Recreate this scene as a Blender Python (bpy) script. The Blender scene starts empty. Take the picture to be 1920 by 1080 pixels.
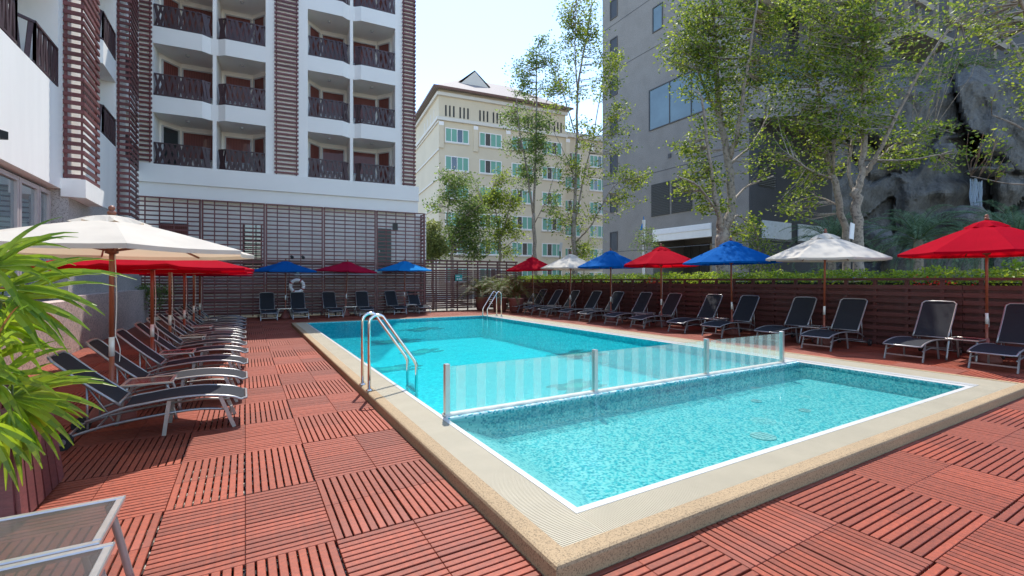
import bpy, bmesh, math, random
import numpy as np
from mathutils import Vector, Matrix, noise
R = math.radians
random.seed(7)
rng = np.random.default_rng(11)
scene = bpy.context.scene
col = scene.collection

# ------------------------------------------------------------------ camera
F, HY, H = 863.0, 526.0, 1.55
YAW = math.atan2(500, F)
FW = (math.sin(YAW), math.cos(YAW)); RT = (math.cos(YAW), -math.sin(YAW))
cam_d = bpy.data.cameras.new('camera'); cam = bpy.data.objects.new('camera', cam_d); col.objects.link(cam)
cam.location = (0, 0, H); cam.rotation_euler = (R(90), 0, -YAW)
cam_d.sensor_width = 36; cam_d.lens = F / 1920 * 36; cam_d.shift_y = -14 / 1920
cam_d.clip_start = .05; cam_d.clip_end = 3000
scene.camera = cam
# ------------------------------------------------------------------ light
SUN_EL, SUN_AZ = R(61), R(24)          # azimuth from +Y towards +X
world = bpy.data.worlds.new("World"); scene.world = world; world.use_nodes = True
wn = world.node_tree; wn.nodes.clear()
sky = wn.nodes.new('ShaderNodeTexSky'); sky.sky_type = 'NISHITA'; sky.sun_disc = False
sky.sun_elevation = SUN_EL; sky.sun_rotation = SUN_AZ
sky.air_density = 1.0; sky.dust_density = .2; sky.ozone_density = 1.0; sky.altitude = 0
bg = wn.nodes.new('ShaderNodeBackground'); bg.inputs[1].default_value = .15
wo = wn.nodes.new('ShaderNodeOutputWorld')
wn.links.new(sky.outputs[0], bg.inputs[0]); wn.links.new(bg.outputs[0], wo.inputs[0])
sd = bpy.data.lights.new('sun', 'SUN'); sd.energy = 2.5; sd.angle = R(.53); sd.color = (1, .955, .88)
sun = bpy.data.objects.new('sun', sd); col.objects.link(sun)
sv = Vector((math.sin(SUN_AZ) * math.cos(SUN_EL), math.cos(SUN_AZ) * math.cos(SUN_EL), math.sin(SUN_EL)))
sun.rotation_euler = sv.to_track_quat('Z', 'Y').to_euler(); sun.location = (0, 0, 30)
vs = scene.view_settings; vs.view_transform = 'Standard'; vs.look = 'None'; vs.gamma = 1
vs.use_curve_mapping = False; vs.exposure = 1.38
scene.render.engine = 'CYCLES'
scene.cycles.max_bounces = 8; scene.cycles.transparent_max_bounces = 16
scene.cycles.caustics_reflective = False; scene.cycles.caustics_refractive = False

# ------------------------------------------------------------------ helpers
def px3(px, py, d):
    """point at depth d (metres along the view axis) seen at photo pixel px,py"""
    a = (px - 960) / F
    return Vector((d * (FW[0] + a * RT[0]), d * (FW[1] + a * RT[1]), H + d * (HY - py) / F))

class MB:
    def __init__(s): s.v = []; s.f = []; s.m = []; s.cur = 0
    def add(s, vs_, fs):
        o = len(s.v); s.v += [tuple(p) for p in vs_]
        s.f += [tuple(i + o for i in f) for f in fs]; s.m += [s.cur] * len(fs)
        return s
    def box(s, x0, y0, z0, x1, y1, z1):
        return s.add([(x0, y0, z0), (x1, y0, z0), (x1, y1, z0), (x0, y1, z0), (x0, y0, z1), (x1, y0, z1), (x1, y1, z1), (x0, y1, z1)],
                     [(0, 3, 2, 1), (4, 5, 6, 7), (0, 1, 5, 4), (1, 2, 6, 5), (2, 3, 7, 6), (3, 0, 4, 7)])
    def cbox(s, x0, y0, z0, x1, y1, z1, c=.003):
        """box with its top edges chamfered"""
        v = [(x0, y0, z0), (x1, y0, z0), (x1, y1, z0), (x0, y1, z0), (x0, y0, z1 - c), (x1, y0, z1 - c), (x1, y1, z1 - c), (x0, y1, z1 - c),
             (x0 + c, y0 + c, z1), (x1 - c, y0 + c, z1), (x1 - c, y1 - c, z1), (x0 + c, y1 - c, z1)]
        return s.add(v, [(0, 3, 2, 1), (0, 1, 5, 4), (1, 2, 6, 5), (2, 3, 7, 6), (3, 0, 4, 7), (4, 5, 9, 8), (5, 6, 10, 9), (6, 7, 11, 10), (7, 4, 8, 11), (8, 9, 10, 11)])
    def bar(s, p, q, w, t, up=(0, 0, 1)):
        """rectangular bar from p to q: w across, t along 'up'"""
        p = Vector(p); q = Vector(q); d = (q - p).normalized(); u = Vector(up)
        a = d.cross(u); 
        if a.length < 1e-4: a = d.cross(Vector((1, 0, 0)))
        a.normalize(); b = a.cross(d).normalized(); a *= w / 2; b *= t / 2
        vv = [p - a - b, p + a - b, p + a + b, p - a + b, q - a - b, q + a - b, q + a + b, q - a + b]
        return s.add(vv, [(0, 1, 2, 3), (7, 6, 5, 4), (0, 4, 5, 1), (1, 5, 6, 2), (2, 6, 7, 3), (3, 7, 4, 0)])
    def tube(s, pts, r, n=8, cap=True):
        pts = [Vector(p) for p in pts]; rs = r if isinstance(r, (list, tuple)) else [r] * len(pts)
        rings = []; prev = None
        for i, p in enumerate(pts):
            if i == 0: d = pts[1] - p
            elif i == len(pts) - 1: d = p - pts[i - 1]
            else: d = (pts[i + 1] - p).normalized() + (p - pts[i - 1]).normalized()
            d.normalize()
            if prev is None:
                u = d.orthogonal().normalized()
            else:
                u = prev - d * prev.dot(d)
                u = u.normalized() if u.length > 1e-5 else d.orthogonal().normalized()
            prev = u; w = d.cross(u)
            rings.append([p + (u * math.cos(2 * math.pi * k / n) + w * math.sin(2 * math.pi * k / n)) * rs[i] for k in range(n)])
        vv = [q for ring in rings for q in ring]; ff = []
        for i in range(len(pts) - 1):
            for k in range(n):
                k2 = (k + 1) % n
                ff.append((i * n + k, i * n + k2, (i + 1) * n + k2, (i + 1) * n + k))
        if cap:
            ff.append(tuple(reversed(range(n)))); ff.append(tuple((len(pts) - 1) * n + k for k in range(n)))
        return s.add(vv, ff)
    def lathe(s, prof, n=16, c=(0, 0, 0)):
        vv = []; ff = []
        for (r, z) in prof:
            for k in range(n):
                vv.append((c[0] + r * math.cos(2 * math.pi * k / n), c[1] + r * math.sin(2 * math.pi * k / n), c[2] + z))
        for i in range(len(prof) - 1):
            for k in range(n):
                k2 = (k + 1) % n
                ff.append((i * n + k, i * n + k2, (i + 1) * n + k2, (i + 1) * n + k))
        ff.append(tuple(reversed(range(n)))); ff.append(tuple((len(prof) - 1) * n + k for k in range(n)))
        return s.add(vv, ff)
    def prism(s, poly, z0, z1):
        n = len(poly)
        vv = [(x, y, z0) for x, y in poly] + [(x, y, z1) for x, y in poly]
        ff = [tuple(reversed(range(n))), tuple(range(n, 2 * n))] + [(i, (i + 1) % n, n + (i + 1) % n, n + i) for i in range(n)]
        return s.add(vv, ff)
    def mesh(s, name, smooth=False):
        me = bpy.data.meshes.new(name); me.from_pydata(s.v, [], s.f)
        if smooth: me.polygons.foreach_set('use_smooth', [True] * len(me.polygons))
        if any(s.m): me.polygons.foreach_set('material_index', s.m)
        me.update(); return me

def tag(o, label=None, cat=None, group=None, kind=None):
    if label: o['label'] = label
    if cat: o['category'] = cat
    if group: o['group'] = group
    if kind: o['kind'] = kind
    return o
def link(name, me, mats, parent=None, loc=None):
    o = bpy.data.objects.new(name, me); col.objects.link(o)
    if me is not None and len(me.materials) == 0:
        for m in (mats if isinstance(mats, (list, tuple)) else [mats]): me.materials.append(m)
    if parent: o.parent = parent
    if loc: o.location = loc
    return o
def obj(name, mb, mats, parent=None, smooth=False, loc=None):
    return link(name, mb.mesh(name, smooth), mats, parent, loc)
def thing(name, label, cat, loc=(0, 0, 0), rz=0, group=None):
    o = bpy.data.objects.new(name, None); col.objects.link(o); o.location = loc; o.rotation_euler = (0, 0, rz)
    o.empty_display_size = .2
    return tag(o, label, cat, group)
KIDS = {}
def copy_tree(o, parent=None):
    c = o.copy(); col.objects.link(c)
    if parent: c.parent = parent
    for ch in [x for x in o.children]: copy_tree(ch, c)
    return c
def single(name, mb, mats, label, cat, loc=(0, 0, 0), smooth=False, group=None, kind=None):
    """a thing that is one mesh, its origin at loc"""
    L = Vector(loc); mb.v = [(p[0] - L.x, p[1] - L.y, p[2] - L.z) for p in mb.v]
    o = obj(name, mb, mats, None, smooth, L); return tag(o, label, cat, group, kind)
def structure(name, mb, mats, parent=None, smooth=False):
    o = obj(name, mb, mats, parent, smooth)
    if parent is None: o['kind'] = 'structure'
    return o

# ------------------------------------------------------------------ materials
def new_mat(name):
    m = bpy.data.materials.new(name); m.use_nodes = True
    nt = m.node_tree; b = nt.nodes['Principled BSDF']; return m, nt, b
def N(nt, t, **k):
    n = nt.nodes.new(t)
    for a, b in k.items(): setattr(n, a, b)
    return n
def mixrgb(nt, fac, a, b, mode='MIX'):
    m = N(nt, 'ShaderNodeMix', data_type='RGBA', blend_type=mode)
    for s_, v in ((m.inputs[0], fac), (m.inputs[6], a), (m.inputs[7], b)):
        if hasattr(v, 'links') or hasattr(v, 'is_linked'): nt.links.new(v, s_)
        elif isinstance(v, (int, float)): s_.default_value = v
        else: s_.default_value = (*v, 1)
    return m.outputs[2]
def noise_n(nt, scale, detail=4, rough=.55, vec=None, stretch=None, coord='Object'):
    tc = N(nt, 'ShaderNodeTexCoord'); src = tc.outputs[coord]
    if vec is not None: src = vec
    if stretch:
        mp = N(nt, 'ShaderNodeMapping'); mp.inputs['Scale'].default_value = stretch
        nt.links.new(src, mp.inputs[0]); src = mp.outputs[0]
    n = N(nt, 'ShaderNodeTexNoise'); n.inputs['Scale'].default_value = scale
    n.inputs['Detail'].default_value = detail; n.inputs['Roughness'].default_value = rough
    nt.links.new(src, n.inputs['Vector']); return n.outputs['Fac']
def ramp(nt, fac, a, b, p0=0., p1=1.):
    r = N(nt, 'ShaderNodeValToRGB'); nt.links.new(fac, r.inputs[0])
    r.color_ramp.elements[0].position = p0; r.color_ramp.elements[1].position = p1
    ca = a if not isinstance(a, (int, float)) else (a, a, a); cb = b if not isinstance(b, (int, float)) else (b, b, b)
    r.color_ramp.elements[0].color = (*ca, 1); r.color_ramp.elements[1].color = (*cb, 1)
    return r.outputs[0]
def bump(nt, b, h, strength=.3, dist=.01):
    n = N(nt, 'ShaderNodeBump'); n.inputs['Strength'].default_value = strength; n.inputs['Distance'].default_value = dist
    nt.links.new(h, n.inputs['Height']); nt.links.new(n.outputs[0], b.inputs['Normal']); return n
def plain(name, c, rough=.6, metal=0., var=.12, scale=6., bs=0., bscale=60., spec=.5, stretch=None, coord='Object'):
    m, nt, b = new_mat(name)
    n = noise_n(nt, scale, 5, .6, stretch=stretch, coord=coord)
    lo = tuple(x * (1 - var) for x in c); hi = tuple(min(1, x * (1 + var)) for x in c)
    nt.links.new(ramp(nt, n, lo, hi, .3, .7), b.inputs['Base Color'])
    b.inputs['Roughness'].default_value = rough; b.inputs['Metallic'].default_value = metal
    b.inputs['Specular IOR Level'].default_value = spec
    if bs: bump(nt, b, noise_n(nt, bscale, 4, .6, stretch=stretch, coord=coord), bs)
    return m
M = {}
def deck_mat(name, base, grain=(1, 14, 14), rough=.62):
    m, nt, b = new_mat(name)
    oi = N(nt, 'ShaderNodeObjectInfo')
    g1 = noise_n(nt, 9, 5, .65, stretch=grain)
    g2 = noise_n(nt, 1.1, 4, .6, coord='Object')
    c1 = ramp(nt, g1, tuple(x * .62 for x in base), tuple(x * 1.2 for x in base), .3, .72)
    c2 = mixrgb(nt, ramp(nt, g2, 0., .5, .45, .8), c1, tuple(min(1, x * .9 + .05) for x in base))
    rv = N(nt, 'ShaderNodeMapRange'); nt.links.new(oi.outputs['Random'], rv.inputs[0])
    rv.inputs[3].default_value = .72; rv.inputs[4].default_value = 1.12
    hs = N(nt, 'ShaderNodeHueSaturation'); nt.links.new(rv.outputs[0], hs.inputs['Value']); nt.links.new(c2, hs.inputs['Color'])
    nt.links.new(hs.outputs[0], b.inputs['Base Color'])
    b.inputs['Roughness'].default_value = rough
    bump(nt, b, g1, .35, .004)
    return m
M['deck'] = deck_mat('painted_red_deck_timber', (.275, .048, .0175), (3, 3, 3))
M['slat_wood'] = deck_mat('maroon_slat_timber', (.19, .055, .052), (2, 2, 8), .5)
M['fence_wood'] = deck_mat('dark_fence_timber', (.125, .036, .030), (2, 2, 8), .5)
M['rail_wood'] = deck_mat('dark_railing_timber', (.075, .036, .040), (4, 4, 2), .45)
M['white'] = plain('white_render', (.90, .865, .81), .85, var=.05, scale=1.6, bs=.15, bscale=40, stretch=(1, 1, .2))
M['white_in'] = plain('white_balcony_paint', (.90, .86, .80), .8, var=.03, scale=1)
M['band'] = plain('white_band_render', (.88, .85, .80), .8, var=.03, scale=.5)
M['frame_grey'] = plain('pale_aluminium_frame', (.52, .52, .53), .4, var=.05)
M['frame_pink'] = plain('pinkish_aluminium_frame', (.55, .48, .47), .4, .3, var=.05)
M['steel'] = plain('brushed_aluminium', (.62, .60, .58), .32, .85, var=.08, scale=20)
M['chrome'] = plain('polished_stainless', (.78, .76, .73), .12, 1., var=.03)
M['tubing'] = plain('satin_grey_tubing', (.36, .355, .35), .36, .6, var=.08, scale=14)
M['black'] = plain('black_plastic', (.02, .02, .02), .45, var=.1)
M['rubber'] = plain('black_rubber', (.018, .018, .018), .7, var=.1)
M['pole'] = plain('varnished_umbrella_pole', (.27, .075, .035), .4, var=.2, scale=8, stretch=(8, 8, 1))
M['rib'] = plain('umbrella_rib_wood', (.22, .07, .035), .45, var=.2, scale=8)
M['brass'] = plain('white_painted_sleeve', (.72, .72, .66), .4, .1, var=.05)
M['rope'] = plain('white_cord', (.7, .68, .62), .8, var=.05)
M['base'] = plain('red_painted_umbrella_base', (.22, .07, .055), .7, var=.15)
def dark_glass(name, c=(.02, .03, .035), rough=.03, spec=.9):
    m, nt, b = new_mat(name)
    n = noise_n(nt, .6, 3); nt.links.new(ramp(nt, n, tuple(x * .8 for x in c), tuple(x * 1.2 for x in c), .3, .7), b.inputs['Base Color'])
    b.inputs['Roughness'].default_value = rough; b.inputs['IOR'].default_value = 1.6
    b.inputs['Specular IOR Level'].default_value = spec; b.inputs['Coat Weight'].default_value = .6; b.inputs['Coat Roughness'].default_value = .02
    return m
M['glass_dark'] = dark_glass('dark_window_glass')
M['glass_blue'] = dark_glass('painted_sky_glass', (.11, .17, .19), .04, .5)  # blue base colour stands in for sky reflected in the panes
def stripes(name, a, b_, scale, axis=0, rough=.6, gl=.5):
    m, nt, b = new_mat(name)
    tc = N(nt, 'ShaderNodeTexCoord'); sp = N(nt, 'ShaderNodeSeparateXYZ'); nt.links.new(tc.outputs['Object'], sp.inputs[0])
    w = N(nt, 'ShaderNodeTexWave'); w.inputs['Scale'].default_value = scale; w.inputs['Distortion'].default_value = 1.2
    w.bands_direction = 'XYZ'[axis]; nt.links.new(tc.outputs['Object'], w.inputs[0])
    nt.links.new(ramp(nt, w.outputs['Fac'], a, b_, .3, .8), b.inputs['Base Color'])
    b.inputs['Roughness'].default_value = rough; b.inputs['Coat Weight'].default_value = gl; b.inputs['Coat Roughness'].default_value = .03
    return m
M['curtain_red'] = stripes('red_brown_curtain_behind_glass', (.12, .026, .02), (.20, .05, .04), 5, 0, .7, .5)
M['curtain_green'] = stripes('sea_green_curtain_behind_glass', (.12, .32, .25), (.23, .48, .37), 3, 0, .7, .12)

def granite(name, c, rough=.8, sc=40, bs=.6):
    m, nt, b = new_mat(name)
    v = N(nt, 'ShaderNodeTexVoronoi'); v.inputs['Scale'].default_value = sc
    tc = N(nt, 'ShaderNodeTexCoord'); nt.links.new(tc.outputs['Object'], v.inputs['Vector'])
    hv = N(nt, 'ShaderNodeSeparateColor'); nt.links.new(v.outputs['Color'], hv.inputs[0])
    n1 = noise_n(nt, sc * 1.4, 5, .7)
    mx = N(nt, 'ShaderNodeMath', operation='ADD'); nt.links.new(hv.outputs[0], mx.inputs[0]); nt.links.new(n1, mx.inputs[1])
    c1 = ramp(nt, mx.outputs[0], tuple(x * .45 for x in c), tuple(min(1, x * 1.35) for x in c), .35, 1.25)
    n2 = noise_n(nt, .9, 4)
    c2 = mixrgb(nt, ramp(nt, n2, 0., .3, .4, .75), c1, tuple(x * .55 for x in c))
    nt.links.new(c2, b.inputs['Base Color']); b.inputs['Roughness'].default_value = rough
    bump(nt, b, mx.outputs[0], bs, .006); return m
M['granite'] = granite('rough_pink_granite', (.46, .36, .32), sc=34, bs=.9)
M['granite_grey'] = granite('smooth_grey_granite_wall', (.36, .33, .31), sc=60, bs=.2)
M['kerb'] = granite('exposed_aggregate_kerb', (.27, .19, .105), sc=150, bs=.25)
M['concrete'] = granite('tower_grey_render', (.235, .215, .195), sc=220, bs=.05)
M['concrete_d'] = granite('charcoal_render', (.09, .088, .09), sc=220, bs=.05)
M['cream_wall'] = plain('cream_render', (.66, .575, .43), .85, var=.05, scale=.3)
M['cream_trim'] = plain('pale_cream_trim', (.70, .665, .60), .8, var=.04, scale=.5)
M['grate'] = plain('cream_plastic_grating', (.43, .375, .27), .6, var=.06, scale=3)
M['tile_white'] = plain('white_edge_tile', (.55, .54, .51), .3, var=.05, scale=12)
M['dark_panel'] = plain('dark_grey_window_panel', (.05, .055, .065), .6)
M['beam'] = plain('weathered_timber_beam', (.30, .26, .21), .8)
M['dark_void'] = plain('dark_subframe', (.02, .012, .01), .9, var=.1)
def pebbles():
    m, nt, b = new_mat('white_pebbles_under_deck')
    v = N(nt, 'ShaderNodeTexVoronoi'); v.inputs['Scale'].default_value = 45
    tc = N(nt, 'ShaderNodeTexCoord'); nt.links.new(tc.outputs['Object'], v.inputs['Vector'])
    nt.links.new(ramp(nt, v.outputs['Distance'], (.62, .56, .48), (.06, .05, .04), .2, .75), b.inputs['Base Color'])
    b.inputs['Roughness'].default_value = .9; bump(nt, b, v.outputs['Distance'], .8, .02); return m
M['pebble'] = pebbles()
def sling():
    m, nt, b = new_mat('charcoal_mesh_sling')
    n = noise_n(nt, 300, 2, .6); nt.links.new(ramp(nt, n, (.016, .018, .022), (.045, .048, .056), .3, .7), b.inputs['Base Color'])
    b.inputs['Roughness'].default_value = .85; bump(nt, b, n, .3, .002)
    b.inputs['Specular IOR Level'].default_value = .12
    return m
M['sling'] = sling()
def canvas(name, c, trans=.35, tcol=None):
    m, nt, b = new_mat(name)
    n = noise_n(nt, 3, 4); cc = ramp(nt, n, tuple(x * .92 for x in c), tuple(min(1, x * 1.06) for x in c), .3, .7)
    nt.links.new(cc, b.inputs['Base Color']); b.inputs['Roughness'].default_value = .85
    b.inputs['Specular IOR Level'].default_value = .05
    t = N(nt, 'ShaderNodeBsdfTranslucent')
    t.inputs[0].default_value = (*(tcol or c), 1)
    mx = N(nt, 'ShaderNodeMixShader'); mx.inputs[0].default_value = trans
    nt.links.new(b.outputs[0], mx.inputs[1]); nt.links.new(t.outputs[0], mx.inputs[2])
    nt.links.new(mx.outputs[0], nt.nodes['Material Output'].inputs[0])
    bump(nt, b, noise_n(nt, 2.2, 3), .25, .03)
    return m
M['cream'] = canvas('cream_canvas', (.70, .66, .58), .35, (.70, .55, .38))
M['red'] = canvas('bright_red_canvas', (.44, .002, .018), .4, (.62, .004, .012))
M['crimson'] = canvas('crimson_canvas', (.42, .010, .045), .3, (.5, .01, .03))
M['blue'] = canvas('royal_blue_canvas', (.003, .10, .36), .25, (.004, .10, .42))
M['sky_blue'] = canvas('azure_canvas', (.01, .22, .58), .3, (.01, .25, .65))

def mosaic(name, cell, cols, grout, white_edge=None, jitter=True):
    m, nt, b = new_mat(name)
    tc = N(nt, 'ShaderNodeTexCoord')
    dv = N(nt, 'ShaderNodeVectorMath', operation='MULTIPLY'); nt.links.new(tc.outputs['Object'], dv.inputs[0])
    dv.inputs[1].default_value = (1 / cell,) * 3
    ad = N(nt, 'ShaderNodeVectorMath', operation='ADD'); nt.links.new(dv.outputs[0], ad.inputs[0]); ad.inputs[1].default_value = (.5, .5, .5)
    fl = N(nt, 'ShaderNodeVectorMath', operation='FLOOR'); nt.links.new(ad.outputs[0], fl.inputs[0])
    wn_ = N(nt, 'ShaderNodeTexWhiteNoise'); nt.links.new(fl.outputs[0], wn_.inputs[0])
    r = N(nt, 'ShaderNodeValToRGB'); r.color_ramp.interpolation = 'CONSTANT'
    es = r.color_ramp.elements
    while len(es) < len(cols): es.new(.5)
    for e, (p, c) in zip(es, cols): e.position = p; e.color = (*c, 1)
    fac = wn_.outputs[0]
    if white_edge:
        sp = N(nt, 'ShaderNodeSeparateXYZ'); nt.links.new(tc.outputs['Object'], sp.inputs[0])
        mr = N(nt, 'ShaderNodeMapRange'); nt.links.new(sp.outputs[0], mr.inputs[0])
        mr.inputs[1].default_value = white_edge[0]; mr.inputs[2].default_value = white_edge[1]
        mr.inputs[3].default_value = -.62; mr.inputs[4].default_value = 0
        s_ = N(nt, 'ShaderNodeMath', operation='ADD'); nt.links.new(fac, s_.inputs[0]); nt.links.new(mr.outputs[0], s_.inputs[1])
        mr2 = N(nt, 'ShaderNodeMath', operation='MAXIMUM'); nt.links.new(s_.outputs[0], mr2.inputs[0]); mr2.inputs[1].default_value = 0
        fac = mr2.outputs[0]
    nt.links.new(fac, r.inputs[0])
    nt.links.new(r.outputs[0], b.inputs['Base Color']); b.inputs['Roughness'].default_value = .35
    return m
M['mosaic_main'] = mosaic('turquoise_pool_mosaic', .05, [(0, (.02, .60, .66)), (.3, (.06, .68, .73)), (.6, (.01, .52, .60)), (.85, (.14, .76, .79))], None)
M['mosaic_kid'] = mosaic('white_and_aqua_pool_mosaic', .021, [(0, (.40, .60, .58)), (.40, (.01, .27, .33)), (.66, (.05, .42, .46)), (.86, (.22, .54, .54))], None, (1.9, 2.45))
M['mosaic_kid_w'] = mosaic('pale_dotted_pool_mosaic', .026, [(0, (.76, .80, .77)), (.62, (.30, .66, .66)), (.82, (.02, .36, .44))], None)
def water(name, tint, trans=.5, bs=.12, scale=5.5, dist=.05, fl=1.0):
    m, nt, b = new_mat(name); nt.nodes.remove(b)
    tc = N(nt, 'ShaderNodeTexCoord')
    n1 = N(nt, 'ShaderNodeTexNoise'); n1.inputs['Scale'].default_value = scale; n1.inputs['Detail'].default_value = 3; n1.inputs['Distortion'].default_value = .4
    nt.links.new(tc.outputs['Object'], n1.inputs['Vector'])
    bp = N(nt, 'ShaderNodeBump'); bp.inputs['Strength'].default_value = bs; bp.inputs['Distance'].default_value = dist
    nt.links.new(n1.outputs[0], bp.inputs['Height'])
    tr = N(nt, 'ShaderNodeBsdfTransparent'); tr.inputs[0].default_value = (*tint, 1)
    rf = N(nt, 'ShaderNodeBsdfRefraction'); rf.inputs[0].default_value = (*tint, 1); rf.inputs['IOR'].default_value = 1.33; rf.inputs['Roughness'].default_value = 0
    gl = N(nt, 'ShaderNodeBsdfGlossy'); gl.inputs['Roughness'].default_value = .04; gl.inputs[0].default_value = (1, 1, 1, 1)
    fr = N(nt, 'ShaderNodeFresnel'); fr.inputs['IOR'].default_value = 1.33
    for x in (rf, gl, fr): nt.links.new(bp.outputs[0], x.inputs['Normal'])
    m1 = N(nt, 'ShaderNodeMixShader'); m1.inputs[0].default_value = 1 - trans
    nt.links.new(tr.outputs[0], m1.inputs[1]); nt.links.new(rf.outputs[0], m1.inputs[2])
    mu = N(nt, 'ShaderNodeMath', operation='MULTIPLY'); nt.links.new(fr.outputs[0], mu.inputs[0]); mu.inputs[1].default_value = fl
    m2 = N(nt, 'ShaderNodeMixShader'); nt.links.new(mu.outputs[0], m2.inputs[0])
    nt.links.new(m1.outputs[0], m2.inputs[1]); nt.links.new(gl.outputs[0], m2.inputs[2])
    nt.links.new(m2.outputs[0], nt.nodes['Material Output'].inputs[0])
    return m
M['water_main'] = water('main_pool_water', (.46, .97, .99), .6, .11, 9, .04, .32)
M['water_kid'] = water('children_pool_water', (.66, .965, .96), .74, .07, 13, .02, .4)
def see_glass(name, tint, alpha=.82, frost=0., rough=.02, dcol=(.8, .9, .86)):
    m, nt, b = new_mat(name)
    tr = N(nt, 'ShaderNodeBsdfTransparent'); tr.inputs[0].default_value = (*tint, 1)
    if frost:
        df = N(nt, 'ShaderNodeBsdfDiffuse'); df.inputs[0].default_value = (*dcol, 1)
        tl = N(nt, 'ShaderNodeBsdfTranslucent'); tl.inputs[0].default_value = (*dcol, 1)
        ms = N(nt, 'ShaderNodeMixShader'); nt.links.new(df.outputs[0], ms.inputs[1]); nt.links.new(tl.outputs[0], ms.inputs[2])
        m0 = N(nt, 'ShaderNodeMixShader'); m0.inputs[0].default_value = frost
        nt.links.new(tr.outputs[0], m0.inputs[1]); nt.links.new(ms.outputs[0], m0.inputs[2]); base = m0
    else: base = tr
    gl = N(nt, 'ShaderNodeBsdfGlossy'); gl.inputs['Roughness'].default_value = rough
    fr = N(nt, 'ShaderNodeFresnel'); fr.inputs['IOR'].default_value = 1.45
    ge = N(nt, 'ShaderNodeNewGeometry'); mm_ = N(nt, 'ShaderNodeMath', operation='SUBTRACT'); mm_.inputs[0].default_value = 1; nt.links.new(ge.outputs['Backfacing'], mm_.inputs[1])
    fm = N(nt, 'ShaderNodeMath', operation='MULTIPLY'); nt.links.new(mm_.outputs[0], fm.inputs[0]); nt.links.new(fr.outputs[0], fm.inputs[1])
    m2 = N(nt, 'ShaderNodeMixShader'); nt.links.new(fm.outputs[0], m2.inputs[0])
    nt.links.new(base.outputs[0], m2.inputs[1]); nt.links.new(gl.outputs[0], m2.inputs[2])
    nt.links.new(m2.outputs[0], nt.nodes['Material Output'].inputs[0]); nt.nodes.remove(b)
    return m
M['barrier'] = see_glass('clear_barrier_glass', (.90, .97, .95), frost=.12)
M['frost'] = see_glass('frosted_glass_stripe', (.95, 1, .98), frost=.24, dcol=(.9, .98, .95))
M['table_glass'] = see_glass('textured_grey_table_glass', (.62, .60, .60), frost=.28, rough=.12, dcol=(.30, .29, .28))
def leafm(name, a, b_, tr=.35, rough=.5):
    m, nt, b = new_mat(name)
    g = N(nt, 'ShaderNodeNewGeometry')
    r = N(nt, 'ShaderNodeValToRGB'); nt.links.new(g.outputs['Random Per Island'], r.inputs[0])
    e = r.color_ramp.elements; e[0].color = (*a, 1); e[1].color = (*b_, 1)
    nt.links.new(r.outputs[0], b.inputs['Base Color']); b.inputs['Roughness'].default_value = rough
    t = N(nt, 'ShaderNodeBsdfTranslucent')
    hs = N(nt, 'ShaderNodeHueSaturation'); hs.inputs['Hue'].default_value = .485; hs.inputs['Value'].default_value = 1.9; nt.links.new(r.outputs[0], hs.inputs['Color'])
    nt.links.new(hs.outputs[0], t.inputs[0])
    mx = N(nt, 'ShaderNodeMixShader'); mx.inputs[0].default_value = tr
    nt.links.new(b.outputs[0], mx.inputs[1]); nt.links.new(t.outputs[0], mx.inputs[2])
    nt.links.new(mx.outputs[0], nt.nodes['Material Output'].inputs[0]); return m
M['leaf'] = leafm('fresh_green_tree_leaf', (.03, .08, .010), (.27, .34, .035), .45)
M['leaf_dark'] = leafm('blue_green_tree_leaf', (.035, .09, .02), (.20, .28, .06), .42)
M['leaf_pale'] = leafm('pale_olive_tree_leaf', (.09, .12, .03), (.28, .32, .09), .42)
M['leaf_hedge'] = leafm('lime_hedge_leaf', (.09, .17, .010), (.28, .38, .03), .4)
M['leaf_palm'] = leafm('grey_green_date_palm_leaflet', (.05, .11, .055), (.17, .26, .14), .3)
M['leaf_areca'] = leafm('green_palm_leaflet', (.04, .08, .015), (.12, .17, .04), .3)
M['leaf_fan'] = leafm('bright_lady_palm_leaflet', (.08, .18, .010), (.28, .40, .025), .45, .35)
M['leaf_dry'] = leafm('dry_brown_leaflet', (.20, .09, .02), (.3, .15, .04), .3)
M['petal_red'] = leafm('red_flower_petal', (.6, .03, .01), (.75, .08, .02), .3)
M['stem_red'] = plain('reddish_palm_stem', (.20, .06, .03), .6, var=.3, scale=10)
M['bark'] = granite('grey_brown_bark', (.27, .225, .18), sc=16, bs=1.)
M['soil'] = plain('dark_soil', (.06, .045, .03), .95, var=.3, bs=.4)
M['ground'] = granite('garden_ground', (.16, .14, .11), sc=4, bs=.3)
M['pave'] = plain('grey_paving', (.30, .29, .27), .9, var=.1, scale=1)
def rock():
    m, nt, b = new_mat('artificial_grey_rock')
    n1 = noise_n(nt, 2.2, 8, .68, stretch=(1, 1, .45)); n2 = noise_n(nt, 9, 6, .75)
    c1 = ramp(nt, n1, (.075, .072, .066), (.21, .20, .18), .34, .66)
    c2 = mixrgb(nt, ramp(nt, n2, 0., .45, .45, .7), c1, (.27, .25, .225))
    nt.links.new(c2, b.inputs['Base Color']); b.inputs['Roughness'].default_value = .85
    bump(nt, b, n2, 1., .12); return m
M['rock'] = rock()
M['rooftile'] = stripes('grey_brown_roof_tile', (.20, .17, .16), (.34, .30, .28), 1.6, 0, .8, 0)
M['falling'] = see_glass('falling_water', (.9, .95, 1), frost=.5, dcol=(.75, .82, .88))
M['skin'] = plain('brown_skin', (.30, .16, .10), .6)
M['cloth_blue'] = plain('bright_blue_cloth', (.01, .25, .55), .8, var=.1)
M['teal'] = plain('teal_sign_board', (.01, .28, .25), .5, var=.05)
M['red_band'] = plain('red_life_ring_band', (.35, .015, .02), .5)
M['ring_white'] = plain('white_life_ring_foam', (.85, .83, .82), .6, var=.04)

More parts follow.
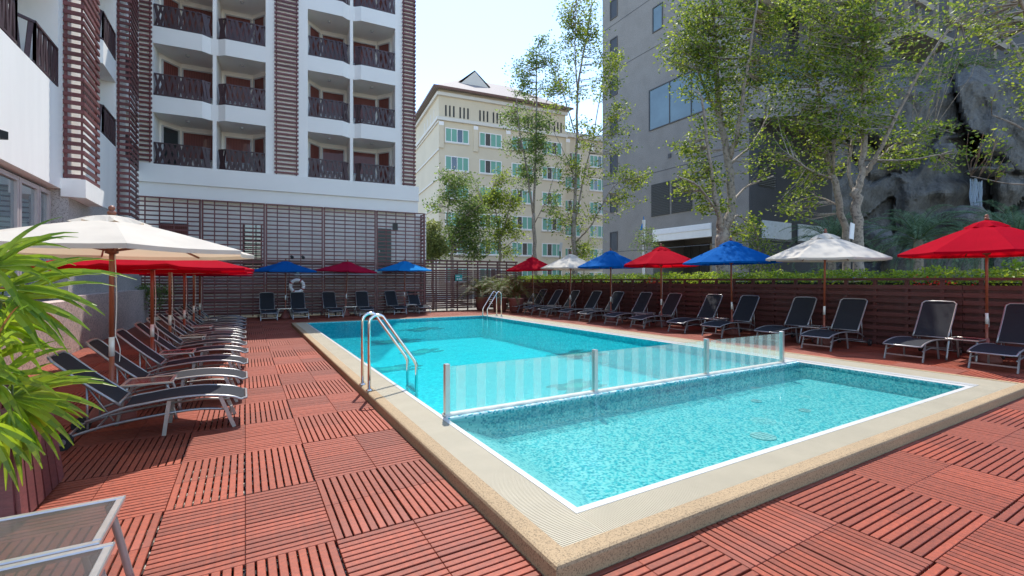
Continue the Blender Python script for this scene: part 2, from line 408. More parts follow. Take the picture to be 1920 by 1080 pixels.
# ------------------------------------------------------------------ pool layout
PX0, PX1, PY0, PY1 = 1.36, 9.50, 1.90, 17.45       # kerb outer
WX0, WX1, WY0, WY1 = 1.83, 8.50, 2.33, 17.05       # water
KX0, KX1, KY0, KY1 = 1.485, 9.38, 2.02, 17.33      # kerb inner / grating outer
EX0, EX1, EY0, EY1 = 1.78, 8.62, 2.275, 17.10      # grating inner / white edge outer
DX0, DX1, DY0, DY1 = -3.2, 13.35, -1.8, 22.2       # deck
DIV0, DIV1 = 4.50, 4.66
WZ = .085
def ring(mb, a, b, z0, z1):
    (ax0, ax1, ay0, ay1), (bx0, bx1, by0, by1) = a, b
    mb.box(ax0, ay0, z0, bx0, ay1, z1); mb.box(bx1, ay0, z0, ax1, ay1, z1)
    mb.box(bx0, ay0, z0, bx1, by0, z1); mb.box(bx0, by1, z0, bx1, ay1, z1)
def rquads(mb, a, b, z):
    (ax0, ax1, ay0, ay1), (bx0, bx1, by0, by1) = a, b
    for x0, y0, x1, y1 in ((ax0, ay0, bx0, ay1), (bx1, ay0, ax1, ay1), (bx0, ay0, bx1, by0), (bx0, by1, bx1, ay1)):
        mb.add([(x0, y0, z), (x1, y0, z), (x1, y1, z), (x0, y1, z)], [(0, 1, 2, 3)])
g = MB(); rquads(g, (-900, 900, -900, 900), (DX0 - .1, DX1, DY0, DY1 + 1), -.16); structure('ground', g, M['ground'])
g = MB(); rquads(g, (DX0 - .1, DX1, DY0, DY1 + 1), (PX0 + .02, PX1 - .02, PY0 + .02, PY1 - .02), -.075); structure('pebble_bed', g, M['pebble'])
# kerb of the pool: profile with rounded nose
k = MB()
def kerb_run(mb, pts_out, pts_in, z0, z1, c=.018):
    n = len(pts_out)
    for i in range(n):
        j = (i + 1) % n
        a, b, c_, d = Vector((*pts_out[i], 0)), Vector((*pts_out[j], 0)), Vector((*pts_in[j], 0)), Vector((*pts_in[i], 0))
        def lv(o, q, t): return o + (q - o).normalized() * t
        rows = [(0, z0), (0, z1 - c * 1.2), (c * .35, z1 - c * .35), (c * 1.2, z1)]
        vv = []
        for t, z in rows:
            pa, pb = lv(a, d, t * 1.414), lv(b, c_, t * 1.414); vv += [(pa.x, pa.y, z), (pb.x, pb.y, z)]
        vv += [(d.x, d.y, z1), (c_.x, c_.y, z1), (d.x, d.y, z0), (c_.x, c_.y, z0)]
        mb.add(vv, [(0, 1, 3, 2), (2, 3, 5, 4), (4, 5, 7, 6), (6, 7, 9, 8), (8, 9, 11, 10)])
cor = lambda x0, x1, y0, y1: [(x0, y0), (x1, y0), (x1, y1), (x0, y1)]
kerb_run(k, cor(PX0, PX1, PY0, PY1), cor(KX0, KX1, KY0, KY1), -.15, .105)
kerb = structure('pool_kerb', k, M['kerb'])
# drainage grating: real ribs over a darker tan channel
b_ = MB(); ring(b_, (KX0 + .001, KX1 - .001, KY0 + .001, KY1 - .001), (EX0 - .001, EX1 + .001, EY0 - .001, EY1 + .001), -.05, .082)
ch = structure('drain_channel', b_, plain('tan_drain_channel', (.30, .25, .18), .9))
gr = MB(); P_, W_ = .0155, .0098
y = KY0 + .002
while y < KY1 - .012:
    xl = EX0 if EY0 < y < EY1 else EX0
    gr.box(KX0 + .001, y, .083, EX0 - .002, y + W_, .101); y += P_
x = EX0
while x < EX1 + .17:
    gr.box(x, KY0 + .001, .083, x + W_, EY0 - .002, .101); x += P_
x = EX0
while x < EX1 + .17:
    gr.box(x, EY1 + .002, .083, x + W_ , KY1 - .002, .101); x += P_ * 2
y = KY0 + .002
while y < KY1 - .012:
    gr.box(EX1 + .18, y, .083, KX1 - .001, y + W_, .101); y += P_ * 1.0
gro = tag(obj('drain_grating', gr, M['grate'], ch), kind='stuff')
gw = MB(); gw.box(EX1 + .002, EY0, .083, EX1 + .172, EY1, .101)
y = EY0
w2 = MB(); y = EY0
while y < EY1 - .02:
    w2.box(EX1 + .01, y, .1015, EX1 + .17, y + .014, .108); y += .024
obj('white_grating_strip', gw, M['tile_white'], ch); tag(obj('white_grating_rib', w2, M['tile_white'], ch), kind='stuff')
e = MB(); ring(e, (EX0, EX1, EY0, EY1), (WX0, WX1, WY0, WY1), -.05, .104)
structure('white_pool_edge', e, M['tile_white'])
# basins
def basin(name, x0, x1, y0, y1, zf, mat):
    m = MB(); zt = .10
    m.add([(x0, y0, zf), (x1, y0, zf), (x1, y1, zf), (x0, y1, zf)], [(0, 1, 2, 3)])
    c = cor(x0, x1, y0, y1)
    for i in range(4):
        a, b = c[i], c[(i + 1) % 4]
        m.add([(*a, zf), (*b, zf), (*b, zt), (*a, zt)], [(0, 1, 2, 3)])
    return structure(name, m, mat)
DEEP = -.74
basin('main_pool_basin', WX0 + .001, WX1 - .001, DIV1 + .001, WY1 - .001, DEEP, M['mosaic_main'])
kid = basin('children_pool_basin', WX0 + .001, WX1 - .001, WY0 + .001, DIV0 - .001, -.16, M['mosaic_kid'])
l = MB(); l.add([(WX0 + .003, WY0 + .003, .03), (WX0 + .10, WY0 + .003, .0), (WX0 + .10, DIV0 - .003, .0), (WX0 + .003, DIV0 - .003, .03),
     (WX0 + .5, WY0 + .003, -.157), (WX0 + .5, DIV0 - .003, -.157)], [(0, 1, 2, 3), (1, 4, 5, 2)])
obj('sloping_ledge', l, M['mosaic_kid'], kid)
def inlet(x, y, r, z, parent):
    m = MB(); m.lathe([(r, 0), (r, .01), (r * .8, .014)], 18, (x, y, z))
    for i in range(5): m.bar((x - r * .7, y + (i - 2) * r * .3, z + .016), (x + r * .7, y + (i - 2) * r * .3, z + .016), r * .12, .006)
    return obj('floor_inlet', m, M['tile_white'], parent)
inlet(4.9, 2.98, .13, -.158, kid); inlet(6.35, 3.3, .07, -.158, kid); inlet(6.25, 3.9, .07, -.158, kid)
# water surfaces
def wsurf(name, x0, x1, y0, y1, mat, amp, sc):
    nx, ny = int((x1 - x0) / .12), int((y1 - y0) / .12); m = MB()
    vv = [(x0 + (x1 - x0) * i / nx, y0 + (y1 - y0) * j / ny, WZ + amp * (noise.noise(Vector(((x0 + (x1 - x0) * i / nx) * sc, (y0 + (y1 - y0) * j / ny) * sc, 3)))) * (0 < i < nx and 0 < j < ny)) for j in range(ny + 1) for i in range(nx + 1)]
    ff = [(j * (nx + 1) + i, j * (nx + 1) + i + 1, (j + 1) * (nx + 1) + i + 1, (j + 1) * (nx + 1) + i) for j in range(ny) for i in range(nx)]
    m.add(vv, ff); return structure(name, m, mat, smooth=True)
wsurf('main_pool_water', WX0 + .002, WX1 - .002, DIV1 + .002, WY1 - .002, M['water_main'], .006, 2.2)
wsurf('children_pool_water', WX0 + .002, WX1 - .002, WY0 + .002, DIV0 - .002, M['water_kid'], .003, 3)
# divider wall and glass barrier
d = MB(); d.box(WX0 - .0, DIV0, -.9, WX1, DIV1, .11); structure('pool_divider_wall', d, M['mosaic_kid_w'])
d = MB(); d.box(WX0 - .0, DIV0 + .05, .1105, WX1, DIV1 + .004, .125); structure('divider_cap', d, M['tile_white'])
# mosaic sea creatures on the floor
def creature(x, y, s, rz, lab):
    m = MB(); c, sn = math.cos(rz), math.sin(rz); rr = random.Random(int(x * 100))
    def blob(cx, cy, rx, ry, z):
        n = 16; vv = []
        for i in range(n):
            a = 2 * math.pi * i / n; k_ = 1 + .2 * rr.random()
            u, v = cx + rx * k_ * math.cos(a), cy + ry * k_ * math.sin(a)
            vv.append((x + s * (u * c - v * sn), y + s * (u * sn + v * c)))
        m.prism(vv, DEEP + .002, z)
    blob(0, 0, .5, .28, DEEP + .012)
    for a, b2 in ((.42, .34), (.4, -.36), (-.4, .32), (-.42, -.3)): blob(a, b2, .22, .1, DEEP + .008)
    blob(.68, .02, .16, .12, DEEP + .010)
    m.cur = 1; blob(0, 0, .3, .16, DEEP + .016); blob(-.1, .05, .12, .1, DEEP + .02)
    m.cur = 0
    tag(obj('mosaic_turtle', m, [plain('dark_teal_tesserae', (.004, .05, .065), .4, var=.5, scale=9), plain('green_tesserae', (.10, .35, .25), .4, var=.5, scale=14)]), lab, 'pool mosaic', 'sea creature mosaics on the main pool floor')
def floorpt(px, py, z):
    d_ = (H - z) * F / (py - HY); return px3(px, py, d_)
for (px, py, s, rz, lab) in ((735, 640, 1.0, .1, 'dark turtle mosaic under the water, nearest the near chrome ladder'), (790, 617, 1.0, .5, 'small dark mosaic patch far under the water, beyond the other near the shaded end'),
                             (1080, 664, .95, .2, 'dark sea creature mosaic under the water just behind the glass barrier')):
    p = floorpt(px, py, WZ); q = p + Vector((p.x, p.y, 0)).normalized() * .85; creature(q.x, q.y, s, rz, lab)

br = thing('glass_barrier', 'low glass barrier with frosted stripes standing between the two pools', 'glass barrier', (WX0, 4.6, .12))
posts = [1.86, 3.90, 6.10, 8.12]; zt = .63 - .12
for i, X in enumerate(posts):
    m = MB(); m.cbox(X - WX0 - .026, -.03, .005, X - WX0 + .026, .03, zt + .03, .004); m.box(X - WX0 - .04, -.04, .0045, X - WX0 + .04, .04, .012); obj('post', m, M['steel'], br)
for a, b2 in zip(posts[:-1], posts[1:]):
    x0, x1 = a - WX0 + .032, b2 - WX0 - .032
    m = MB(); m.box(x0, -.006, .02, x1, .006, zt); pn = obj('glass_pane', m, M['barrier'], br)
    n = 8; p = (x1 - x0) / n
    for i in range(n):
        m = MB(); xa, xb = x0 + p * i + p * .3, x0 + p * i + p * .75; m.add([(xa, -.0075, .03), (xb, -.0075, .03), (xb, -.0075, zt - .004), (xa, -.0075, zt - .004)], [(0, 1, 2, 3)]); obj('frosted_stripe', m, M['frost'], pn)

# ------------------------------------------------------------------ deck tiles
T = .47
deck = structure('deck', (lambda m: (rquads(m, (DX0, DX1, DY0, DY1), (PX0 + .01, PX1 - .01, PY0 + .01, PY1 - .01), -.05), m)[1])(MB()), M['pebble'])
tiles = []
def rects_for(x0, y0):
    """the parts of tile x0,y0 lying on the deck and off the pool"""
    x1, y1 = x0 + T, y0 + T
    x0, x1, y0, y1 = max(x0, DX0), min(x1, DX1 - .02), max(y0, DY0), min(y1, DY1 - .02)
    if x1 - x0 < .02 or y1 - y0 < .02: return []
    hx0, hx1, hy0, hy1 = PX0 - .004, PX1 + .004, PY0 - .004, PY1 + .004
    if x1 <= hx0 or x0 >= hx1 or y1 <= hy0 or y0 >= hy1: return [(x0, x1, y0, y1)]
    out = []
    if x0 < hx0: out.append((x0, hx0, y0, y1))
    if x1 > hx1: out.append((hx1, x1, y0, y1))
    a, b2 = max(x0, hx0), min(x1, hx1)
    if y0 < hy0: out.append((a, b2, y0, hy0))
    if y1 > hy1: out.append((a, b2, hy1, y1))
    return out
def tile_slats(i, j):
    x0, y0 = -.47 + T * i, 3.85 + T * j
    perp = ((i // 2) + (j // 2)) % 2 == 0; res = []
    for (a0, a1, b0, b1) in rects_for(x0, y0):
        for s in range(9):
            o = .0035 + s * .0517
            if perp: r = (x0 + o, x0 + o + .0405, y0 + .0015, y0 + T - .0015)
            else: r = (x0 + .0015, x0 + T - .0015, y0 + o, y0 + o + .0405)
            r = (max(r[0], a0), min(r[1], a1), max(r[2], b0), min(r[3], b1))
            if r[1] - r[0] > .006 and r[3] - r[2] > .006: res.append(r)
    return x0, y0, perp, res
def vis(x, y):
    dd = x * FW[0] + y * FW[1]
    if dd < .4: return None
    lat = (x * RT[0] + y * RT[1]) / dd; down = H / dd * F
    if abs(lat) > 1.2 or down > 720: return None
    return dd
allt = []
for i in range(int((DX0 + .47) / T) - 2, int((DX1 + .47) / T) + 2):
    for j in range(int((DY0 - 3.85) / T) - 2, int((DY1 - 3.85) / T) + 2):
        x0, y0, perp, res = tile_slats(i, j)
        if res: allt.append((vis(x0 + T / 2, y0 + T / 2) or 99 + abs(x0), x0, y0, perp, res))
allt.sort(key=lambda t: t[0])
near_mesh = {}
slat_n = 0
def batten(mb, x0, y0, perp):
    for t in (.07, .235, .40):
        if perp: mb.box(x0 + .004, y0 + t - .02, -.045, x0 + T - .004, y0 + t + .02, -.0225)
        else: mb.box(x0 + t - .02, y0 + .004, -.045, x0 + t + .02, y0 + T - .004, -.0225)
rest = MB(); restb = MB()
slat_mesh = {}
for idx, (dd, x0, y0, perp, res) in enumerate(allt):
    full = len(res) == 9 and all(abs((r[1] - r[0]) * (r[3] - r[2]) - .467 * .0405) < 1e-4 for r in res)
    if idx < 300:
        if slat_n + len(res) <= 300 and dd < 4.0:
            m = MB(); batten(m, 0, 0, perp)
            t = link('deck_tile', m.mesh('deck_tile_battens'), M['dark_void'], deck, (x0, y0, 0))
            for r in res:
                w, h = r[1] - r[0], r[3] - r[2]; key = (round(w, 4), round(h, 4))
                if key not in slat_mesh:
                    mm = MB(); mm.cbox(-w / 2, -h / 2, -.022, w / 2, h / 2, 0, .0025); slat_mesh[key] = mm.mesh('deck_slat')
                o = link('slat', slat_mesh[key], M['deck'], t, ((r[0] + r[1]) / 2 - x0, (r[2] + r[3]) / 2 - y0, random.uniform(-.0012, .0008)))
                slat_n += 1
        else:
            key = perp if full else None
            if key is not None and key in near_mesh: me = near_mesh[key]
            else:
                m = MB()
                for r in res: m.cbox(r[0] - x0, r[2] - y0, -.022, r[1] - x0, r[3] - y0, random.uniform(-.001, .001), .0025)
                if full: m.cur = 1; batten(m, 0, 0, perp)
                me = m.mesh('deck_tile'); me.materials.append(M['deck']); me.materials.append(M['dark_void'])
                if key is not None: near_mesh[key] = me
            link('deck_tile', me, M['deck'], deck, (x0, y0, random.uniform(-.001, .001)))
    else:
        for r in res: rest.box(r[0], r[2], -.022, r[1], r[3], random.uniform(-.001, .001))
        if full: batten(restb, x0, y0, perp)
tag(obj('far_deck_tiles', rest, M['deck'], deck), kind='stuff')
tag(obj('far_deck_battens', restb, M['dark_void'], deck), kind='stuff')

# ------------------------------------------------------------------ hotel, back wing
hw = thing('hotel_wing', 'white hotel wing with slatted maroon screens and stacked balconies behind the far trellis', 'building', (1.25, 23.2, 0), -R(5))
FL = [6.30, 9.13, 11.96, 14.79]; STO = 2.83; OPEN = 2.13
blocks = [(-4.53, -.47, -2.42), (1.25, 5.23, 3.18)]
UL, UR, ZT = -5.3, 6.22, 17.75
w = MB()
piers = [(-5.3, -4.53), (-.47, 1.25), (5.23, UR)]
for a, b2 in piers: w.box(a, 0, 6.301, b2, 6, ZT)
w.box(-5.3, .42, -.1, 6.9, 9, 5.0)                 # ground floor wall set back behind the trellis
obj('wall', w, M['white'], hw)
w = MB(); w.box(-5.3, -.14, 5.55, 6.38, 3, 6.3); w.box(-5.3, -.05, 4.98, 6.36, 3, 5.55); obj('base_band', w, M['band'], hw)
def notch_poly(u0, u1, uc, back, off=0.):
    return [(u0, off), (uc - .42, off - .02), (uc - .14, off + .17), (uc + .14, off + .17), (uc + .42, off - .02), (u1, off), (u1, back), (u0, back)]
def railing(parent, path, z0, z1, rr, bw=.10):
    """boards crossing in an X pattern between two rails along path"""
    m = MB()
    for a, b2 in zip(path[:-1], path[1:]):
        a3, b3 = Vector((*a, 0)), Vector((*b2, 0)); L = (b3 - a3).length; dr = (b3 - a3).normalized(); nm = Vector((-dr.y, dr.x, 0))
        for z in (z1 - .03, z0 + .03): m.bar(a3 + Vector((0, 0, z)), b3 + Vector((0, 0, z)), .05, .05)
        n = max(1, round(L / .215))
        for k_ in range(n):
            for sgn in (-1, 1):
                t = (k_ + .5 + rr.uniform(-.12, .12)) / n * L; tl = sgn * rr.uniform(.07, .14)
                t0, t1 = min(max(t - tl, .04), L - .04), min(max(t + tl, .04), L - .04)
                p = a3 + dr * t0 + nm * (.018 * sgn) + Vector((0, 0, z0 + .01)); q = a3 + dr * t1 + nm * (.018 * sgn) + Vector((0, 0, z1 - .03))
                m.bar(p, q, bw * rr.uniform(.8, 1.15), .018, up=nm)
    return obj('balcony_railing', m, M['rail_wood'], parent)
rr = random.Random(3)
def win(parent, p0, p1, z0, z1, nm, pane, frame='frame_grey', fw=.05, name='window', mull=(), head=0):
    """a framed window between plan points p0,p1; nm = outward normal"""
    a, b2 = Vector((*p0, 0)), Vector((*p1, 0)); n3 = Vector((*nm, 0)).normalized(); up = Vector((0, 0, 1))
    m = MB(); o = n3 * .03
    m.bar(a + o + up * z0, a + o + up * z1, fw, .06, up=n3); m.bar(b2 + o + up * z0, b2 + o + up * z1, fw, .06, up=n3)
    dr = (b2 - a).normalized() * (fw / 2)
    m.bar(a + o + up * (z1 - fw / 2) + dr, b2 + o + up * (z1 - fw / 2) - dr, .058, fw); m.bar(a + o + up * (z0 + fw / 2) + dr, b2 + o + up * (z0 + fw / 2) - dr, .058, fw)
    for t in mull:
        c = a.lerp(b2, t); m.bar(c + o + up * (z0 + fw), c + o + up * (z1 - fw), fw * .8, .05, up=n3)
    f = obj(name, m, M[frame], parent)
    q = MB(); o2 = n3 * .012; q.add([a + o2 + up * z0, b2 + o2 + up * z0, b2 + o2 + up * z1, a + o2 + up * z1], [(0, 1, 2, 3)])
    o3 = n3 * .002; q.add([a + o3 + up * z0, b2 + o3 + up * z0, b2 + o3 + up * z1, a + o3 + up * z1], [(3, 2, 1, 0)])
    obj('pane', q, M[pane], f); return f
for (u0, u1, uc) in blocks:
    for fi in range(-1, 4):
        zf = FL[fi] if fi >= 0 else None
        if fi >= 0:
            # spandrel above this floor's opening
            m = MB(); zb = zf + OPEN; zt_ = zf + STO if fi < 3 else ZT
            m.prism(notch_poly(u0, u1, uc, 1.7), zb, zt_)
            sp = obj('spandrel', m, M['band'], hw)
            # recess
            m = MB(); m.box(u0, 1.7, zf, u1, 1.9, zb)
            for sgn, ue in ((1, u0), (-1, u1)):      # chamfered corner walls
                m.prism([(ue, .95), (ue + sgn * .62, 1.7), (ue, 1.7)] if sgn > 0 else [(ue, .95), (ue, 1.7), (ue - .62, 1.7)], zf, zb)
            m.box(uc - .07, .172, zf, uc + .07, 1.7, zb)
            rc = obj('balcony_recess', m, M['white_in'], hw)
            m = MB(); m.prism(notch_poly(u0, u1, uc, 1.7, .003), zf - .1, zf + .012); obj('balcony_floor', m, M['pave'], hw)
            hh = zf + 1.92
            dk = 'glass_dark' if (fi == 0 and u0 < 0) else 'curtain_red'
            s2 = Vector((.62, .75, 0)).normalized(); nn = (s2.y, -s2.x)
            pa = (u0 + .62 * .12, .95 + .75 * .12); pb = (u0 + .62 * .88, .95 + .75 * .88)
            win(rc, pa, pb, zf + .03, hh, nn, dk, name='balcony_door')
            pa = (u1 - .62 * .88, .95 + .75 * .88); pb = (u1 - .62 * .12, .95 + .75 * .12)
            win(rc, pa, pb, zf + .03, hh, (-nn[0], nn[1]), 'curtain_red', name='balcony_door')
            win(rc, (u0 + .70, 1.7), (uc - .22, 1.7), zf + .7, hh, (0, -1), 'curtain_red', name='window')
            win(rc, (uc + .22, 1.7), (u1 - .70, 1.7), zf + .7, hh, (0, -1), 'curtain_red', name='window')
            for us in ((u0 + uc) / 2, (u1 + uc) / 2):
                m = MB(); m.lathe([(.07, -.06), (.09, 0)], 12, (us, .7, zb - .002)); obj('ceiling_lamp', m, M['frame_grey'], rc)
            rl = railing(hw, [(u0 + .02, .05), (uc - .44, .03), (uc - .15, .21)], zf + .03, zf + .93, rr)
            rl = railing(hw, [(uc + .15, .21), (uc + .44, .03), (u1 - .02, .05)], zf + .03, zf + .93, rr)
# slat screens of the wing
def slat_screen(parent, u0, u1, z0, z1, y0=-.10, wrap=0):
    m = MB()
    for u in (u0 + .08, u1 - .08): m.box(u - .02, y0 + .045, z0, u + .02, -.002, z1)
    sc = obj('slat_screen', m, M['slat_wood'], parent)
    me = MB(); me.box(u0, y0, 0, u1, y0 + .045, .085)
    if wrap: me.box(u1 - .045, y0 + .045, 0, u1, .5, .085)
    mesh = me.mesh('screen_slat'); z = z0 + .04
    while z < z1:
        link('slat', mesh, M['slat_wood'], sc, (0, 0, z)); z += .193
    return sc
slat_screen(hw, -5.22, -4.54, 6.36, ZT); slat_screen(hw, -.12, .86, 6.33, ZT); slat_screen(hw, 5.56, 6.24, 6.31, ZT, wrap=1)
m = MB(); m.box(-5.3, -.1, ZT, 6.3, 9, ZT + .2); obj('roof', m, M['white'], hw)
m = MB(); m.box(-5.3, 6, 5.0, 6.2, 9, ZT); obj('rear_wall', m, M['white'], hw)
# doors and windows of the ground floor wall
win(hw, (-1.36, .42), (-.66, .42), 2.0, 4.1, (0, -1), 'glass_dark', 'slat_wood')
win(hw, (-4.4, .42), (-3.4, .42), 3.3, 4.0, (0, -1), 'curtain_red', 'frame_grey')
m = MB(); m.box(4.45, .36, 1.9, 5.1, .418, 4.15); dr = obj('door', m, plain('grey_green_door', (.12, .15, .13), .6), hw)
m = MB(); m.box(4.5, .34, 2.95, 4.53, .358, 3.05); obj('handle', m, M['steel'], dr)

# ------------------------------------------------------------------ hotel, left wing
lw = thing('hotel_side_wing', 'sunlit white hotel wing with barred balconies along the left edge', 'building', (-3.7, 12, 0))
def LY(y): return y - 12
FL2 = [5.95, 8.78, 11.61, 14.44]
secs = [(4.0, 14.3, [12.55, 8.3]), (16.05, 19.7, [17.75]), (21.15, 23.5, [22.6])]
w = MB(); w.box(-6, LY(4.0), 3.68, 0, LY(14.35), 5.95)
w.box(-6, LY(14.35), 3.68, .0, LY(16.0), ZT); w.box(-6, LY(16.0), 3.78, 0, LY(19.75), 5.95); w.box(-6, LY(19.75), 3.78, 0, LY(21.1), ZT); w.box(-6, LY(21.1), 3.78, -.001, LY(23.7), 5.95)
w.box(-6, LY(3.0), 3.68, 0, LY(4.0), ZT)
obj('wall', w, M['white'], lw)
for (ya, yb, ks) in secs:
    for zi, zf in enumerate(FL2):
        zb = zf + 2.13; zt_ = zf + STO if zi < 3 else ZT
        pts = [LY(ya)]
        m = MB()
        poly = [(0, LY(ya))]
        for k_ in sorted(ks): poly += [(0, LY(k_ - .4)), (-.26, LY(k_ - .14)), (-.26, LY(k_ + .14)), (0, LY(k_ + .4))]
        poly += [(0, LY(yb)), (-1.6, LY(yb)), (-1.6, LY(ya))]
        m.prism(poly, zb, zt_); obj('spandrel', m, M['band'], lw)
        m = MB(); m.box(-1.8, LY(ya), zf, -1.6, LY(yb), zb)
        for k_ in ks: m.box(-1.6, LY(k_ - .07), zf, -.262, LY(k_ + .07), zb)
        m.box(-1.6, LY(yb) - .001, zf, -.001, LY(yb) + .04, zb)
        rc = obj('balcony_recess', m, M['white_in'], lw)
        ed = [ya] + sorted(ks) + [yb]
        for a, b2 in zip(ed[:-1], ed[1:]):
            win(rc, (-1.6, LY(a + .6)), (-1.6, LY(b2 - .6)), zf + .1, zf + 1.95, (1, 0), 'curtain_red')
            m = MB(); pts = []
            p0, p1 = LY(a) + (.02 if a == ya else .15), LY(b2) - (.02 if b2 == yb else .15)
            path = [(-.02, p0 + .3) if a != ya else (-.02, p0), (-.02, p1 - .3) if b2 != yb else (-.02, p1)]
            if a != ya: path = [(-.28, p0)] + path
            if b2 != yb: path = path + [(-.28, p1)]
            rg = None
            fr_ = MB()
            bars = []
            for q0, q1 in zip(path[:-1], path[1:]):
                A, B = Vector((*q0, 0)), Vector((*q1, 0)); L = (B - A).length; dd_ = (B - A) / L; nm = Vector((-dd_.y, dd_.x, 0))
                fr_.bar(A + Vector((0, 0, zf + .87)), B + Vector((0, 0, zf + .87)), .06, .05); fr_.bar(A + Vector((0, 0, zf + .05)), B + Vector((0, 0, zf + .05)), .05, .05)
                for e_ in (A, B): fr_.bar(e_ + Vector((0, 0, zf + .03)), e_ + Vector((0, 0, zf + .90)), .045, .045)
                n = int(L / .14)
                for i in range(n):
                    t = (i + .5) / n * L; s_ = .04 * (1 if i % 2 else -1)
                    bars.append((A + dd_ * (t - s_) + Vector((0, 0, zf + .02)), A + dd_ * (t + s_) + Vector((0, 0, zf + .9)), nm))
            if ya < 15 and zi == 0 or (15 < ya < 20 and zi == 0):
                rg = obj('balcony_railing', fr_, M['rail_wood'], lw)
                for (p, q, nm) in bars:
                    b3 = MB(); b3.bar(p, q, .085, .022, up=nm); obj('bar', b3, M['rail_wood'], rg)
            else:
                for (p, q, nm) in bars: fr_.bar(p, q, .085, .022, up=nm)
                obj('balcony_railing', fr_, M['rail_wood'], lw)
def side_screen(ya, yb, z0, z1, dep=.34):
    m = MB(); m.box(dep - .03, LY(ya) + .03, z0, dep + .0, LY(ya) + .08, z1); m.box(dep - .035, LY(yb) - .1, z0, dep - .002, LY(yb) - .05, z1)
    m.box(.02, LY(ya) + .02, z0, .07, LY(ya) + .06, z1)
    sc = obj('slat_screen', m, M['slat_wood'], lw)
    me = MB(); me.box(dep, LY(ya) - .005, 0, dep + .045, LY(yb), .09); me.box(.002, LY(ya) - .005, 0, dep - .001, LY(ya) + .04, .09)
    mesh = me.mesh('side_screen_slat'); z = z0 + .02
    while z < z1: link('slat', mesh, M['slat_wood'], sc, (0, 0, z)); z += .193
side_screen(14.6, 15.95, 3.95, ZT); side_screen(19.8, 21.05, 3.72, ZT)
m = MB(); m.box(.001, LY(14.45), 3.5, .44, LY(16.1), 3.93); obj('screen_plinth', m, M['white'], lw)
# window wall and granite base
m = MB(); m.box(-6, LY(2.0), -.1, -.2, LY(14.5), 1.15); obj('wall_below_windows', m, M['granite_grey'], lw)
m = MB(); m.box(-.35, LY(14.5), -.1, .12, LY(23.4), 3.68); obj('granite_wall', m, M['granite_grey'], lw)
m = MB(); m.box(-6, LY(14.5), .0, -.36, LY(23.4), 3.6); obj('core_wall', m, M['white'], lw)
ys = [4.4, 6.1, 7.8, 9.5, 11.2, 12.75, 13.75, 14.45]
for a, b2 in zip(ys[:-1], ys[1:]):
    win(lw, (-.22, LY(a) + .06), (-.22, LY(b2) - .06), 1.16, 3.6, (1, 0), 'glass_blue', 'frame_pink', fw=.09)
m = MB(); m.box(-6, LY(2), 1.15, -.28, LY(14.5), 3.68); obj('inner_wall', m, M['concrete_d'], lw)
m = MB(); m.box(-6, LY(3), ZT, .1, LY(23.9), ZT + .2); obj('roof', m, M['white'], lw)
# low granite ledge in front of the wing
m = MB(); m.box(-3.58, 3, -.1, -3.22, 13.8, 1.12); m.box(-3.58, 13.81, -.1, -3.30, 22.9, 1.2)
single('granite_ledge', m, M['granite'], 'low rough pink granite wall running along the foot of the left wing', 'wall', (-3.4, 12, 0))
m = MB(); m.prism([(-3.7, 9.9), (-3.34, 10.6), (-3.7, 10.75)], 3.84, 3.97); single('wall_lamp', m, M['black'], 'dark wedge lamp on the white wall at the left edge', 'lamp', (-3.6, 9.4, 4.0))

# ------------------------------------------------------------------ trellis in front of the back wing
tr = thing('trellis_screen', 'tall maroon slatted trellis covering the foot of the white wing', 'trellis', (1.25, 22.75, 0), -R(5))
TU0, TU1, TZ = -5.2, 6.55, 4.92
pn = 5; step = (TU1 - TU0) / pn
for i in range(pn + 1):
    u = TU0 + step * i
    for o in ((-.045, .045) if 0 < i < pn else (0,)):
        m = MB(); m.box(u + o - .03, .012, -.05, u + o + .03, .075, TZ); obj('post', m, M['slat_wood'], tr)
for i in range(pn):
    for k_ in range(1, 5):
        u = TU0 + step * (i + k_ / 5); m = MB(); m.box(u - .02, .012, 0, u + .02, .055, TZ); obj('batten', m, M['slat_wood'], tr)
ms = MB(); ms.box(.03, -.014, -.027, step - .03, .01, .027); smesh = ms.mesh('trellis_slat')
z = TZ - .03; low = []
while z > 0:
    for i in range(pn): link('slat', smesh, M['slat_wood'], tr, (TU0 + step * i, 0, z))
    z -= .182
ms = MB(); ms.box(.03, .078, -.036, step - .03, .10, .036); bmesh_ = ms.mesh('trellis_backing_slat')
z = 2.42
while z > 0:
    for i in range(pn): link('backing_slat', bmesh_, M['fence_wood'], tr, (TU0 + step * i, 0, z))
    z -= .128
# return of the trellis at its right end
m = MB(); m.box(TU1 - .03, .08, 0, TU1 + .03, .14, TZ); m.box(TU1 - .03, .7, 0, TU1 + .03, .76, TZ)
ret = obj('return_post', m, M['slat_wood'], tr)
ms = MB(); ms.box(TU1 + .031, .0, -.03, TU1 + .055, .9, .03); rm = ms.mesh('return_slat'); z = TZ - .03
while z > 2.6: link('slat', rm, M['slat_wood'], ret, (0, 0, z)); z -= .182
# back fence (lower) continuing to the corner
bf = thing('back_fence', 'dark red slatted fence filling the far right corner behind the potted palms', 'fence', (7.85, 22.6, 0), -R(2))
BL = 5.5
for i in range(10):
    u = .12 + (BL - .2) * i / 9; m = MB(); m.box(u - .03, .03, -.05, u + .03, .09, 2.6); obj('post', m, M['fence_wood'], bf)
ms = MB(); ms.box(0.04, -.01, -.043, BL / 2 - .005, .028, .043); fm = ms.mesh('back_fence_slat'); z = 2.58; n = 0
while z > .02:
    for i in range(2): link('slat', fm, M['fence_wood'], bf, (BL / 2 * i, 0, z))
    z -= .17 if z > 2.1 else .108
